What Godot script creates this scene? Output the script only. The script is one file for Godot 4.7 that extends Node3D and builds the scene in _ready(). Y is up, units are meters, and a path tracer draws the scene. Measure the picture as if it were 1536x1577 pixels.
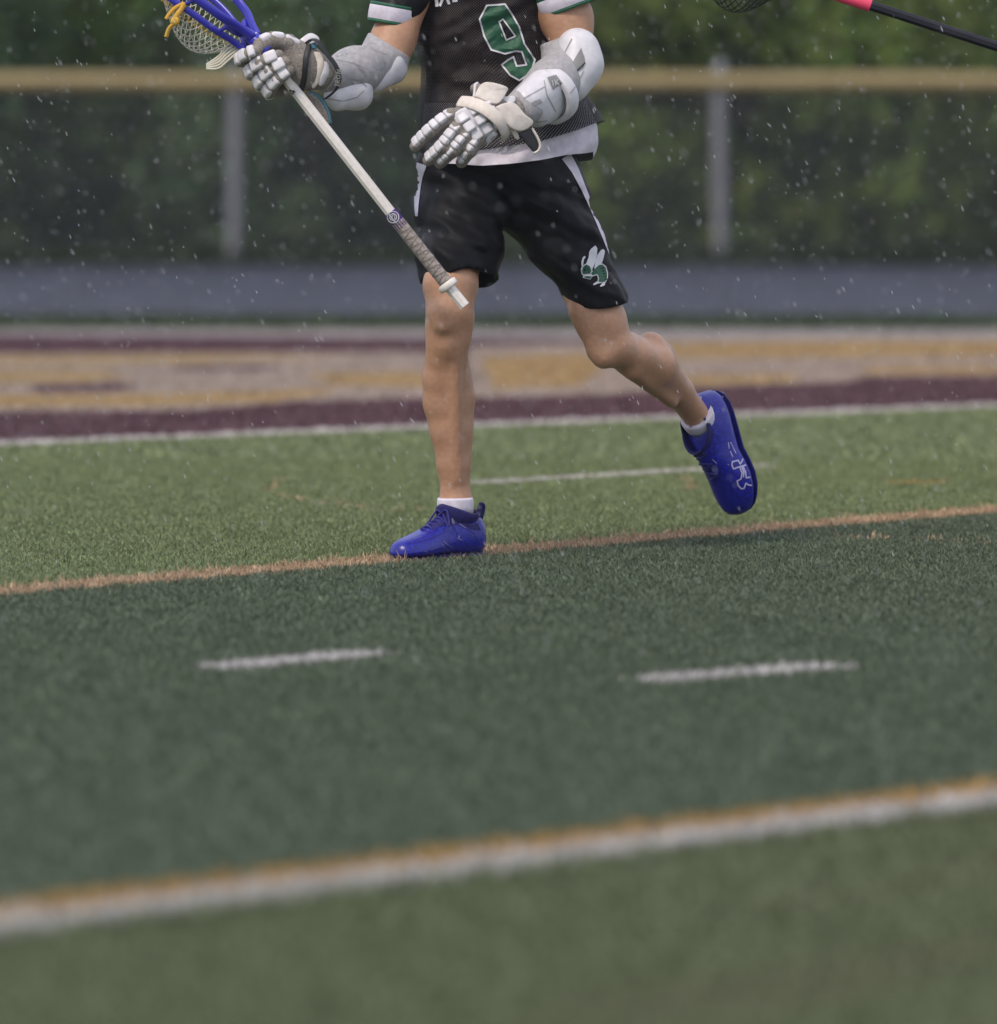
extends Node3D
# A lacrosse player on a rainy artificial-turf field. Metres, y up; the camera stands at the origin's plumb line and looks along -z.

const EYE := 0.9786          # lens height
const PLAYER := 16.5         # distance to the player
const PX := 700.0            # reference grid: 700 units to a metre at the player
const FEET := Vector3(-0.09, 0, -16.5)

var rng := RandomNumberGenerator.new()
var nz := FastNoiseLite.new()
var M := {}

# ---------------------------------------------------------------- helpers
func g(x: float, y: float, c := 0.0) -> Vector3:   # body-grid point, c metres nearer than the player's plane; relative to FEET
	var k := (PLAYER - c) / PLAYER
	return Vector3((x - 768.0) / PX * k - FEET.x, EYE + (170.0 - y) / PX * k, c)

func lin(r: float, gg: float, b: float, a := 1.0) -> Color:
	var c := Color(r, gg, b).linear_to_srgb()
	c.a = a
	return c

func mat(r: float, gg: float, b: float, rough := 0.6, spec := 0.5) -> StandardMaterial3D:
	var m := StandardMaterial3D.new()
	m.albedo_color = lin(r, gg, b)
	m.roughness = rough
	m.metallic_specular = spec
	return m

func noise_tex(freq: float, lo: Color, hi: Color, octaves := 4, size := 512, sd := 1, mid := 0.5) -> NoiseTexture2D:
	var n := FastNoiseLite.new()
	n.seed = sd
	n.frequency = freq
	n.fractal_octaves = octaves
	var t := NoiseTexture2D.new()
	t.width = size
	t.height = size
	t.seamless = true
	t.noise = n
	var gr := Gradient.new()
	gr.set_color(0, lo)
	gr.set_color(1, hi)
	gr.set_offset(0, mid - 0.3)
	gr.set_offset(1, mid + 0.3)
	t.color_ramp = gr
	return t

func bump_tex(freq: float, sd := 5, strength := 4.0, size := 512) -> NoiseTexture2D:
	var n := FastNoiseLite.new()
	n.seed = sd
	n.frequency = freq
	n.fractal_octaves = 3
	var t := NoiseTexture2D.new()
	t.width = size
	t.height = size
	t.seamless = true
	t.as_normal_map = true
	t.bump_strength = strength
	t.noise = n
	return t

func tri(m: StandardMaterial3D, scale: float, albedo: Texture2D = null, normal: Texture2D = null, nscale := 1.0) -> StandardMaterial3D:
	m.uv1_triplanar = true
	m.uv1_scale = Vector3.ONE * scale
	if albedo:
		m.albedo_texture = albedo
	if normal:
		m.normal_enabled = true
		m.normal_texture = normal
		m.normal_scale = nscale
	return m

func tag(o: Node, label: String, category := "", group := "", kind := "") -> void:
	if label: o.set_meta("label", label)
	if category: o.set_meta("category", category)
	if group: o.set_meta("group", group)
	if kind: o.set_meta("kind", kind)

func thing(called: String, where: Vector3, label: String, category: String, group := "") -> Node3D:
	var o := Node3D.new()
	o.name = called
	o.position = where
	add_child(o, true)
	tag(o, label, category, group)
	return o

# a mesh buffer: vertices, normals, uvs, colours, indices
class Buf:
	var v := PackedVector3Array()
	var n := PackedVector3Array()
	var uv := PackedVector2Array()
	var col := PackedColorArray()
	var ix := PackedInt32Array()
	func smooth() -> void:
		n.resize(v.size())
		n.fill(Vector3.ZERO)
		for t in range(0, ix.size(), 3):
			var a := v[ix[t]]
			var f := (v[ix[t + 2]] - a).cross(v[ix[t + 1]] - a)   # clockwise front
			n[ix[t]] += f
			n[ix[t + 1]] += f
			n[ix[t + 2]] += f
		for i in n.size():
			n[i] = n[i].normalized() if n[i].length_squared() > 1e-20 else Vector3.UP

func commit(b: Buf, called: String, m: Material, parent: Node) -> MeshInstance3D:
	if b.ix.is_empty(): return null
	if b.n.size() != b.v.size():
		b.smooth()
	var arr := []
	arr.resize(Mesh.ARRAY_MAX)
	arr[Mesh.ARRAY_VERTEX] = b.v
	arr[Mesh.ARRAY_NORMAL] = b.n
	if b.uv.size() == b.v.size(): arr[Mesh.ARRAY_TEX_UV] = b.uv
	if b.col.size() == b.v.size(): arr[Mesh.ARRAY_COLOR] = b.col
	arr[Mesh.ARRAY_INDEX] = b.ix
	var me := ArrayMesh.new()
	me.add_surface_from_arrays(Mesh.PRIMITIVE_TRIANGLES, arr)
	me.surface_set_material(0, m)
	var o := MeshInstance3D.new()
	o.name = called
	o.mesh = me
	parent.add_child(o, true)
	return o

func quad(b: Buf, a: int, c: int, d: int, e: int) -> void:
	b.ix.append_array(PackedInt32Array([a, c, d, a, d, e]))

# rings of equal length joined into a skin; ends closed with fans if asked
func loft(rings: Array, cap0 := true, cap1 := true, b: Buf = null, uvs := false) -> Buf:
	if b == null: b = Buf.new()
	var n: int = rings[0].size()
	var base := b.v.size()
	for r in rings.size():
		var ring: PackedVector3Array = rings[r]
		b.v.append_array(ring)
	for r in rings.size() - 1:
		for k in n:
			var k2 := (k + 1) % n
			quad(b, base + r * n + k, base + r * n + k2, base + (r + 1) * n + k2, base + (r + 1) * n + k)
	for e in 2:
		if (e == 0 and cap0) or (e == 1 and cap1):
			var ring: PackedVector3Array = rings[0 if e == 0 else rings.size() - 1]
			var m := Vector3.ZERO
			for p in ring: m += p
			var mi := b.v.size()
			b.v.append(m / n)
			var off := base if e == 0 else base + (rings.size() - 1) * n
			for k in n:
				var k2 := (k + 1) % n
				b.ix.append_array(PackedInt32Array([mi, off + k2, off + k] if e == 0 else [mi, off + k, off + k2]))
	return b

# round or flattened sweep along points; radii per point; side = preferred width axis
func tube(pts: Array, radii: Array, seg := 8, flat := 1.0, side := Vector3.ZERO, b: Buf = null, caps := true) -> Buf:
	var rings := []
	var prev := side
	for i in pts.size():
		var d: Vector3 = (pts[mini(i + 1, pts.size() - 1)] - pts[maxi(i - 1, 0)]).normalized()
		if prev == Vector3.ZERO or absf(prev.dot(d)) > 0.98:
			prev = Vector3.UP if absf(d.y) < 0.9 else Vector3.RIGHT
		var s: Vector3 = (prev - d * prev.dot(d)).normalized()
		var w := d.cross(s)
		prev = s
		var ring := PackedVector3Array()
		var r: float = radii[mini(i, radii.size() - 1)]
		for k in seg:
			var a := TAU * k / seg
			ring.append(pts[i] + s * cos(a) * r + w * sin(a) * r * flat)
		rings.append(ring)
	return loft(rings, caps, caps, b)

func curve(pts: Array, steps := 6) -> Array:   # Catmull-Rom through the points
	var out := []
	for i in pts.size() - 1:
		var p0 = pts[maxi(i - 1, 0)]
		var p3 = pts[mini(i + 2, pts.size() - 1)]
		for s in steps:
			var t := float(s) / steps
			out.append(pts[i].cubic_interpolate(pts[i + 1], p0, p3, t))
	out.append(pts[pts.size() - 1])
	return out

# padded block from a to b: superellipse section, pillowed ends
func pad(a: Vector3, c: Vector3, up: Vector3, w: float, h: float, b: Buf = null, pw := 0.55) -> Buf:
	var d := (c - a).normalized()
	var u := (up - d * up.dot(d)).normalized()
	var s := d.cross(u)
	var rings := []
	var tt := [0.0, 0.03, 0.12, 0.3, 0.7, 0.88, 0.97, 1.0]
	var kk := [0.25, 0.72, 0.94, 1.0, 1.0, 0.94, 0.72, 0.25]
	for i in 8:
		var ring := PackedVector3Array()
		for k in 14:
			var ang := TAU * k / 14.0
			var cx: float = signf(cos(ang)) * pow(absf(cos(ang)), pw) * w * 0.5 * lerpf(kk[i], 1.0, 0.4)
			var cy: float = signf(sin(ang)) * pow(absf(sin(ang)), pw) * h * 0.5 * kk[i]
			ring.append(a.lerp(c, tt[i]) + s * cx + u * cy)
		rings.append(ring)
	return loft(rings, true, true, b)

# flat plate with rounded rim from an outline of body-grid points [x, y, c]
func plate(outline: Array, thick: float, b: Buf = null, bulge := 0.0) -> Buf:
	var pts := []
	for p in outline: pts.append(g(p[0], p[1], p[2]))
	pts.append(pts[0])
	var sm := curve(pts, 5)
	sm.pop_back()
	var mid := Vector3.ZERO
	for p in sm: mid += p
	mid /= sm.size()
	var nrm := Vector3.ZERO
	for i in sm.size(): nrm += (sm[i] - mid).cross(sm[(i + 1) % sm.size()] - mid)
	nrm = nrm.normalized()
	if nrm.z < 0:
		nrm = -nrm
		sm.reverse()
	var rings := []
	for st in [[0.0, -0.5], [0.55, -0.5], [0.93, -0.5], [1.0, -0.25], [1.0, 0.25], [0.93, 0.5], [0.55, 0.5 + bulge * 0.7], [0.02, 0.5 + bulge]]:
		var ring := PackedVector3Array()
		for p in sm: ring.append(mid + (p - mid) * maxf(st[0], 0.02) + nrm * thick * st[1])
		rings.append(ring)
	return loft(rings, true, true, b)

# ---------------------------------------------------------------- smooth bodies: tapered capsules meshed as surface nets
func nets(prims: Array, cell: float, post = null, hollow := false, margin := 0.0) -> Buf:
	var lo := Vector3(1e9, 1e9, 1e9)
	var hi := -lo
	var kmax := 0.0
	var pa := PackedVector3Array()
	var pba := PackedVector3Array()
	var pr := PackedFloat32Array()
	var pdr := PackedFloat32Array()
	var pk := PackedFloat32Array()
	var pil := PackedFloat32Array()
	for q in prims:
		var r := maxf(q[2], q[3]) + 0.03
		lo = lo.min(q[0] - Vector3.ONE * r).min(q[1] - Vector3.ONE * r)
		hi = hi.max(q[0] + Vector3.ONE * r).max(q[1] + Vector3.ONE * r)
		kmax = maxf(kmax, q[4])
		pa.append(q[0])
		pba.append(q[1] - q[0])
		pr.append(q[2])
		pdr.append(q[3] - q[2])
		pk.append(q[4])
		pil.append(1.0 / maxf((q[1] - q[0]).length_squared(), 1e-9))
	var B := 6
	var nb := Vector3i(((hi - lo) / (cell * B)).ceil()) + Vector3i.ONE
	var n := nb * B
	var sy := n.x
	var sz := n.x * n.y
	var vals := PackedFloat32Array()
	vals.resize(sz * n.z)
	vals.fill(1.0)
	var R := cell * B * 0.87
	var active := []
	for bz in nb.z:
		for by in nb.y:
			for bx in nb.x:
				var c0 := lo + Vector3(bx, by, bz) * (cell * B)
				var cc := c0 + Vector3.ONE * (cell * (B - 1) * 0.5)
				var dm := 1e9
				var ds := PackedFloat32Array()
				for i in pa.size():
					var pv := cc - pa[i]
					var t := clampf(pv.dot(pba[i]) * pil[i], 0.0, 1.0)
					var d := (pv - pba[i] * t).length() - pr[i] - pdr[i] * t
					ds.append(d)
					if d < dm: dm = d
				if dm > R + 2.0 * cell + margin + kmax * 0.25: continue
				var inside := dm < -(R + 2.0 * cell + margin)
				if inside and hollow: continue
				var use := PackedInt32Array()
				for i in ds.size():
					if ds[i] < dm + 2.0 * R + kmax: use.append(i)
				if not inside: active.append(Vector3i(bx, by, bz) * B)
				for k in B:
					for j in B:
						var at := (bz * B + k) * sz + (by * B + j) * sy + bx * B
						for i in B:
							if inside:
								vals[at + i] = -1.0
								continue
							var p := c0 + Vector3(i, j, k) * cell
							var d := 1e9
							for q in use:
								var pv := p - pa[q]
								var t := clampf(pv.dot(pba[q]) * pil[q], 0.0, 1.0)
								var e := (pv - pba[q] * t).length() - pr[q] - pdr[q] * t
								var kq := pk[q]
								var h := kq - absf(d - e)
								d = minf(d, e)
								if h > 0.0: d -= h * h / (4.0 * kq)
							if post: d = post.call(p, d)
							vals[at + i] = d
	var b := Buf.new()
	var vid := PackedInt32Array()
	vid.resize(vals.size())
	vid.fill(-1)
	var off := [0, 1, sy, sy + 1, sz, sz + 1, sz + sy, sz + sy + 1]
	var E := [[0, 1], [2, 3], [4, 5], [6, 7], [0, 2], [1, 3], [4, 6], [5, 7], [0, 4], [1, 5], [2, 6], [3, 7]]
	for blk: Vector3i in active:
		for k in range(maxi(blk.z - 1, 0), mini(blk.z + B, n.z - 1)):
			for j in range(maxi(blk.y - 1, 0), mini(blk.y + B, n.y - 1)):
				for i in range(maxi(blk.x - 1, 0), mini(blk.x + B, n.x - 1)):
					var at := k * sz + j * sy + i
					if vid[at] >= 0: continue
					var s0 := vals[at] < 0.0
					if (vals[at + 1] < 0.0) == s0 and (vals[at + sy] < 0.0) == s0 and (vals[at + sy + 1] < 0.0) == s0 and (vals[at + sz] < 0.0) == s0 and (vals[at + sz + 1] < 0.0) == s0 and (vals[at + sz + sy] < 0.0) == s0 and (vals[at + sz + sy + 1] < 0.0) == s0: continue
					var sum := Vector3.ZERO
					var cnt := 0
					for e in E:
						var a := vals[at + off[e[0]]]
						var c := vals[at + off[e[1]]]
						if (a < 0.0) != (c < 0.0):
							var t := a / (a - c)
							var p0 := Vector3(e[0] & 1, (e[0] >> 1) & 1, e[0] >> 2)
							var p1 := Vector3(e[1] & 1, (e[1] >> 1) & 1, e[1] >> 2)
							sum += p0.lerp(p1, t)
							cnt += 1
					vid[at] = b.v.size()
					b.v.append(lo + (Vector3(i, j, k) + sum / cnt) * cell)
	var steps := [1, sy, sz]
	for at in vid.size():
		if vid[at] < 0: continue
		for ax in 3:
			var s: int = steps[ax]
			var u: int = steps[(ax + 1) % 3]
			var w: int = steps[(ax + 2) % 3]
			if at < u + w: continue
			var a := vals[at] < 0.0
			if a == (vals[at + s] < 0.0): continue
			var q0 := vid[at]
			var q1 := vid[at - u]
			var q2 := vid[at - u - w]
			var q3 := vid[at - w]
			if q1 < 0 or q2 < 0 or q3 < 0: continue
			if a: quad(b, q0, q3, q2, q1)
			else: quad(b, q0, q1, q2, q3)
	b.smooth()
	return b

func cap(x0, y0, c0, r0, x1, y1, c1, r1, k := 22.0) -> Array:
	return [g(x0, y0, c0), g(x1, y1, c1), r0 / PX, r1 / PX, k / PX]

# ---------------------------------------------------------------- prints and stripes laid on a surface
class Hide:
	var b: Buf
	var bins := {}
	const S := 0.02
	func _init(buf: Buf) -> void:
		b = buf
		for t in range(0, b.ix.size(), 3):
			var p := b.v[b.ix[t]]
			var q := b.v[b.ix[t + 1]]
			var r := b.v[b.ix[t + 2]]
			var lo := p.min(q).min(r)
			var hi := p.max(q).max(r)
			for i in range(floori(lo.x / S), floori(hi.x / S) + 1):
				for j in range(floori(lo.y / S), floori(hi.y / S) + 1):
					var key := Vector2i(i, j)
					if not bins.has(key): bins[key] = PackedInt32Array()
					bins[key].append(t)
	func front(p: Vector3) -> float:   # greatest z of the skin over (x, y)
		var best := -1e9
		var key := Vector2i(floori(p.x / S), floori(p.y / S))
		if not bins.has(key): return best
		for t in bins[key]:
			var a := b.v[b.ix[t]]
			var c := b.v[b.ix[t + 1]]
			var d := b.v[b.ix[t + 2]]
			var den := (c.y - d.y) * (a.x - d.x) + (d.x - c.x) * (a.y - d.y)
			if absf(den) < 1e-14: continue
			var u := ((c.y - d.y) * (p.x - d.x) + (d.x - c.x) * (p.y - d.y)) / den
			var w := ((d.y - a.y) * (p.x - d.x) + (a.x - d.x) * (p.y - d.y)) / den
			if u < -0.001 or w < -0.001 or u + w > 1.001: continue
			best = maxf(best, u * a.z + w * c.z + (1 - u - w) * d.z)
	
		return best

func merged(list: Array) -> Buf:
	var out := Buf.new()
	for q: Buf in list:
		var base := out.v.size()
		out.v.append_array(q.v)
		for i in q.ix: out.ix.append(base + i)
	return out

func lay(sk: Hide, p: Vector2, c: float, lift: float, last: float) -> Vector3:
	var q := g(p.x, p.y, c)
	var z := sk.front(q)
	if z < -1e8: z = NAN
	return Vector3(q.x, q.y, z + lift)

func lay_poly(sk: Hide, poly: PackedVector2Array, c: float, lift: float, b: Buf = null, fine := 5.0) -> Buf:
	if b == null: b = Buf.new()
	var ids := Geometry2D.triangulate_polygon(poly)
	var todo := []
	for t in range(0, ids.size(), 3):
		todo.append([poly[ids[t]], poly[ids[t + 1]], poly[ids[t + 2]]])
	while todo:
		var q: Array = todo.pop_back()
		var e := [q[0].distance_to(q[1]), q[1].distance_to(q[2]), q[2].distance_to(q[0])]
		var m: int = 0 if e[0] >= e[1] and e[0] >= e[2] else (1 if e[1] >= e[2] else 2)
		if e[m] > fine:
			var a: Vector2 = q[m]
			var d: Vector2 = q[(m + 1) % 3]
			var f: Vector2 = q[(m + 2) % 3]
			var h := (a + d) * 0.5
			todo.append([a, h, f])
			todo.append([h, d, f])
			continue
		var s := b.v.size()
		var three := [lay(sk, q[0], c, lift, c), lay(sk, q[1], c, lift, c), lay(sk, q[2], c, lift, c)]
		if is_nan(three[0].z + three[1].z + three[2].z): continue
		for i in 3: b.v.append(three[i])
		var fn := (b.v[s + 2] - b.v[s]).cross(b.v[s + 1] - b.v[s])
		b.ix.append_array(PackedInt32Array([s, s + 1, s + 2] if fn.z > 0 else [s, s + 2, s + 1]))
	b.n = PackedVector3Array()
	return b

func lay_line(sk: Hide, pts: Array, width: float, c: float, lift: float, b: Buf = null, closed := false) -> Buf:
	if b == null: b = Buf.new()
	var p := pts.duplicate()
	if closed: p.append(pts[0])
	for i in p.size() - 1:
		var d: Vector2 = (p[i + 1] - p[i]).normalized()
		var s := Vector2(-d.y, d.x) * width * 0.5
		var e := d * width * 0.35
		b = lay_poly(sk, PackedVector2Array([p[i] - s - e, p[i + 1] - s + e, p[i + 1] + s + e, p[i] + s - e]), c, lift + 0.0001 * (i % 2), b)
	return b

func wide(pts: Array, widths: Array) -> PackedVector2Array:   # a ribbon outline along a 2D path
	var l := PackedVector2Array()
	var r := PackedVector2Array()
	for i in pts.size():
		var d: Vector2 = (pts[mini(i + 1, pts.size() - 1)] - pts[maxi(i - 1, 0)]).normalized()
		var s: Vector2 = Vector2(-d.y, d.x) * widths[mini(i, widths.size() - 1)] * 0.5
		l.append(pts[i] + s)
		r.append(pts[i] - s)
	r.reverse()
	l.append_array(r)
	return l

func v2(a: Array) -> Array:
	var out := []
	for i in range(0, a.size(), 2): out.append(Vector2(a[i], a[i + 1]))
	return out

func pv(a: Array) -> PackedVector2Array:
	return PackedVector2Array(v2(a))

func write(text: String, at: Vector3, right: Vector3, up: Vector3, height: float, m: Material, called: String, parent: Node) -> MeshInstance3D:
	var t := TextMesh.new()
	t.text = text
	var f := SystemFont.new()
	f.font_names = PackedStringArray(["Droid Sans"])
	f.font_weight = 700
	t.font = f
	t.font_size = 32
	t.pixel_size = height / 24.0
	t.depth = 0.0012
	t.curve_step = 1.0
	t.material = m
	var o := MeshInstance3D.new()
	o.name = called
	o.mesh = t
	var r := right.normalized()
	var u := (up - r * up.dot(r)).normalized()
	o.transform = Transform3D(Basis(r, u, r.cross(u)), at)
	parent.add_child(o, true)
	return o

func write_on(sk: Hide, text: String, x: float, y: float, right: Vector3, up: Vector3, height: float, m: Material, parent: Node) -> void:
	var q := g(x, y, 0.1)
	q.z = sk.front(q) + 0.007
	write(text, q, right, up, height, m, "lettering", parent)

# ---------------------------------------------------------------- materials
func make_materials() -> void:
	var skin_a := noise_tex(0.035, Color(0.875, 0.70, 0.575), Color(0.925, 0.77, 0.65), 5, 512, 3)
	M.skin = tri(mat(0.56, 0.475, 0.43, 0.29), 4.0, skin_a, bump_tex(0.30, 8, 5.0), 0.55)
	M.skin.subsurf_scatter_enabled = true
	M.skin.subsurf_scatter_strength = 0.04
	var weave := bump_tex(0.35, 9, 3.0)
	M.black_cloth = tri(mat(0.0080, 0.0080, 0.0100, 0.52, 0.26), 7.0, null, weave, 0.35)
	M.white_cloth = tri(mat(0.70, 0.66, 0.74, 0.8), 7.0, noise_tex(0.02, Color(0.9, 0.88, 0.9), Color(1, 1, 1), 4, 256, 4), weave, 0.35)
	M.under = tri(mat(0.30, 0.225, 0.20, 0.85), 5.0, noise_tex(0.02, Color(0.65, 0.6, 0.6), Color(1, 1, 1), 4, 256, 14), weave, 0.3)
	M.green_cloth = tri(mat(0.004, 0.070, 0.032, 0.55), 7.0, null, weave, 0.35)
	M.sleeve_green = mat(0.01, 0.10, 0.05, 0.6)
	M.pad_white = tri(mat(0.66, 0.64, 0.68, 0.42), 9.0, noise_tex(0.01, Color(0.93, 0.92, 0.92), Color(1, 1, 1), 5, 512, 6, 0.42), bump_tex(0.3, 3, 2.0), 0.15)
	M.pad_cream = tri(mat(0.70, 0.63, 0.58, 0.5), 9.0, noise_tex(0.012, Color(0.93, 0.91, 0.89), Color(1, 1, 1), 5, 512, 7, 0.42))
	M.pad_grey = tri(mat(0.40, 0.385, 0.40, 0.75), 9.0, noise_tex(0.03, Color(0.86, 0.85, 0.85), Color(1, 1, 1), 4, 256, 16), weave, 0.5)
	M.leather = tri(mat(0.31, 0.275, 0.25, 0.7), 10.0, noise_tex(0.03, Color(0.72, 0.7, 0.68), Color(1, 1, 1), 5, 512, 17), bump_tex(0.12, 19, 4.0), 0.5)
	M.tile_grey = mat(0.20, 0.20, 0.20, 0.5)
	M.seam_grey = mat(0.28, 0.27, 0.28, 0.7)
	M.black_strap = mat(0.012, 0.012, 0.014, 0.55)
	M.letter_white = mat(0.56, 0.55, 0.58, 0.7)
	M.letter_dim = mat(0.22, 0.22, 0.20, 0.6)
	M.red = mat(0.42, 0.045, 0.03, 0.6)
	M.teal = mat(0.05, 0.17, 0.24, 0.4)
	M.shoe = tri(mat(0.016, 0.020, 0.36, 0.30, 0.45), 9.0, noise_tex(0.02, Color(0.62, 0.62, 0.68), Color(1, 1, 1), 5, 512, 21), bump_tex(0.02, 23, 5.0), 0.45)
	M.shoe_knit = tri(mat(0.015, 0.011, 0.145, 0.8), 14.0, noise_tex(0.05, Color(0.7, 0.7, 0.75), Color(1, 1, 1), 4, 256, 22), weave, 0.8)
	M.lace = mat(0.014, 0.012, 0.15, 0.75)
	M.shoe_sole = mat(0.012, 0.012, 0.15, 0.35)
	M.scuff = mat(0.16, 0.14, 0.34, 0.6)
	M.logo_line = mat(0.42, 0.40, 0.62, 0.45)
	M.shaft_white = tri(mat(0.78, 0.73, 0.69, 0.3), 12.0, noise_tex(0.02, Color(0.95, 0.94, 0.93), Color(1, 1, 1), 4, 256, 31, 0.4))
	M.tape = tri(mat(0.44, 0.385, 0.36, 0.85), 16.0, noise_tex(0.03, Color(0.72, 0.7, 0.68), Color(1, 1, 1), 4, 256, 32), weave, 0.6)
	M.helmet = mat(0.02, 0.02, 0.022, 0.3)
	M.tape_edge = mat(0.20, 0.165, 0.15, 0.85)
	M.head_blue = mat(0.030, 0.028, 0.36, 0.28)
	M.string_white = mat(0.56, 0.53, 0.44, 0.8)
	M.string_yellow = tri(mat(0.62, 0.36, 0.05, 0.8), 30.0, null, weave, 0.5)
	M.purple = mat(0.055, 0.02, 0.16, 0.5)
	M.shaft_black = mat(0.014, 0.014, 0.020, 0.35, 0.3)
	M.tape_pink = tri(mat(0.75, 0.055, 0.13, 0.5), 20.0, null, weave, 0.3)
	M.mesh_black = mat(0.010, 0.010, 0.012, 0.6)
	# knitted jersey with open holes
	var im := Image.create(64, 64, false, Image.FORMAT_RGBA8)
	im.fill(Color(1, 1, 1, 1))
	for y in 64:
		for x in 64:
			var best := 99.0
			for c in [Vector2(0, 0), Vector2(64, 0), Vector2(0, 64), Vector2(64, 64), Vector2(32, 32)]:
				best = minf(best, ((Vector2(x, y) - c) * Vector2(1.0, 0.85)).length())
			if best < 11.5: im.set_pixel(x, y, Color(1, 1, 1, 0))
	var holes := ImageTexture.create_from_image(im)
	M.jersey = mat(0.0150, 0.0128, 0.0145, 0.6, 0.3)
	M.jersey.albedo_texture = holes
	M.jersey.transparency = BaseMaterial3D.TRANSPARENCY_ALPHA_SCISSOR
	M.jersey.alpha_scissor_threshold = 0.5

# ---------------------------------------------------------------- camera, sky, light
func make_view() -> void:
	var cam := Camera3D.new()
	cam.name = "camera"
	cam.position = Vector3(0, EYE, 0)
	cam.rotation = Vector3(-atan(618.5 / 11550.0), 0, 0)
	cam.keep_aspect = Camera3D.KEEP_HEIGHT
	var lens := CameraAttributesPhysical.new()
	lens.frustum_focal_length = 175.8
	lens.frustum_focus_distance = 16.45
	lens.frustum_near = 0.1
	lens.frustum_far = 400.0
	lens.exposure_aperture = 2.35
	cam.attributes = lens
	cam.fov = rad_to_deg(2.0 * atan(788.5 / 11550.0))
	cam.near = 0.1
	cam.far = 400.0
	add_child(cam)
	cam.current = true
	var we := WorldEnvironment.new()
	we.name = "environment"
	var e := Environment.new()
	e.background_mode = Environment.BG_SKY
	var sk := ProceduralSkyMaterial.new()
	sk.sky_top_color = Color(0.84, 0.86, 0.92)
	sk.sky_horizon_color = Color(0.72, 0.75, 0.80)
	sk.sky_curve = 0.25
	sk.ground_bottom_color = Color(0.25, 0.28, 0.24)
	sk.ground_horizon_color = Color(0.45, 0.47, 0.45)
	sk.sun_angle_max = 1.0
	var sky := Sky.new()
	sky.sky_material = sk
	e.sky = sky
	e.tonemap_mode = Environment.TONE_MAPPER_LINEAR
	e.tonemap_exposure = 1.45
	e.fog_enabled = true
	e.fog_density = 0.0005
	e.fog_light_color = Color(0.80, 0.82, 0.88)
	e.sdfgi_enabled = true
	e.ssao_enabled = true
	e.ssil_enabled = true
	we.environment = e
	add_child(we)
	var sun := DirectionalLight3D.new()
	sun.name = "sun"
	sun.light_color = Color(1.0, 0.95, 0.88)
	sun.light_energy = 0.5
	sun.light_angular_distance = 10.0
	sun.shadow_enabled = true
	add_child(sun)
	sun.look_at_from_position(Vector3.ZERO, Vector3(0.45, -1.0, -0.62))

# ---------------------------------------------------------------- ground
func depth_of(y: float) -> float: return EYE * 11550.0 / (y - 170.0)

# field markings as ground strips: [x0, d0, x1, d1, width, colour, roughness of the edge]
var strips := []
var letters := []
const WHITE := Color(0.55, 0.53, 0.55)
const TAN := Color(0.45, 0.325, 0.225)
const ORANGE := Color(0.44, 0.27, 0.085)
const GOLD := Color(0.39, 0.275, 0.135)
const MAROON := Color(0.112, 0.054, 0.072)
const LIGHT_TURF := Color(0.180, 0.228, 0.112)
const NEAR_TURF := Color(0.128, 0.154, 0.079)
const DARK_TURF := Color(0.103, 0.138, 0.091)

func strip_side(s: Array, x: float, d: float) -> float:   # signed distance across the strip's middle line, beyond is positive
	var a := Vector2(s[0], s[1])
	var t := (Vector2(s[2], s[3]) - a).normalized()
	return t.cross(Vector2(x, d) - a)

func make_ground() -> void:
	strips = [
		[-1.0155, 15.27, 1.222, 18.38, 0.150, TAN, true],          # 0 tan line at the planted foot
		[-0.600, 9.03, 0.711, 10.69, 0.105, WHITE, true],         # 1 near white line
		[-0.612, 9.15, 0.725, 10.855, 0.120, ORANGE, true],        # 2 its orange edge
		[-1.468, 22.10, 1.657, 24.95, 0.20, WHITE, true],          # 3 goal line
		[-0.0733, 19.68, 0.749, 20.68, 0.09, WHITE, false],        # 4 white mark behind the leg
		[-0.516, 13.15, -0.2205, 13.54, 0.105, WHITE, false],      # 5 dash
		[0.247, 12.87, 0.607, 13.23, 0.105, WHITE, false],         # 6 dash
		[1.025, 19.70, 1.19, 19.75, 0.06, ORANGE, false],          # 7 short orange mark
	]

func shade(c: Color, k: float) -> Color:
	return Color(c.r * k, c.g * k, c.b * k)

func along(s: Array, x: float, d: float) -> float:
	var a := Vector2(s[0], s[1])
	var t := Vector2(s[2], s[3]) - a
	return (Vector2(x, d) - a).dot(t) / t.length_squared()

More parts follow.
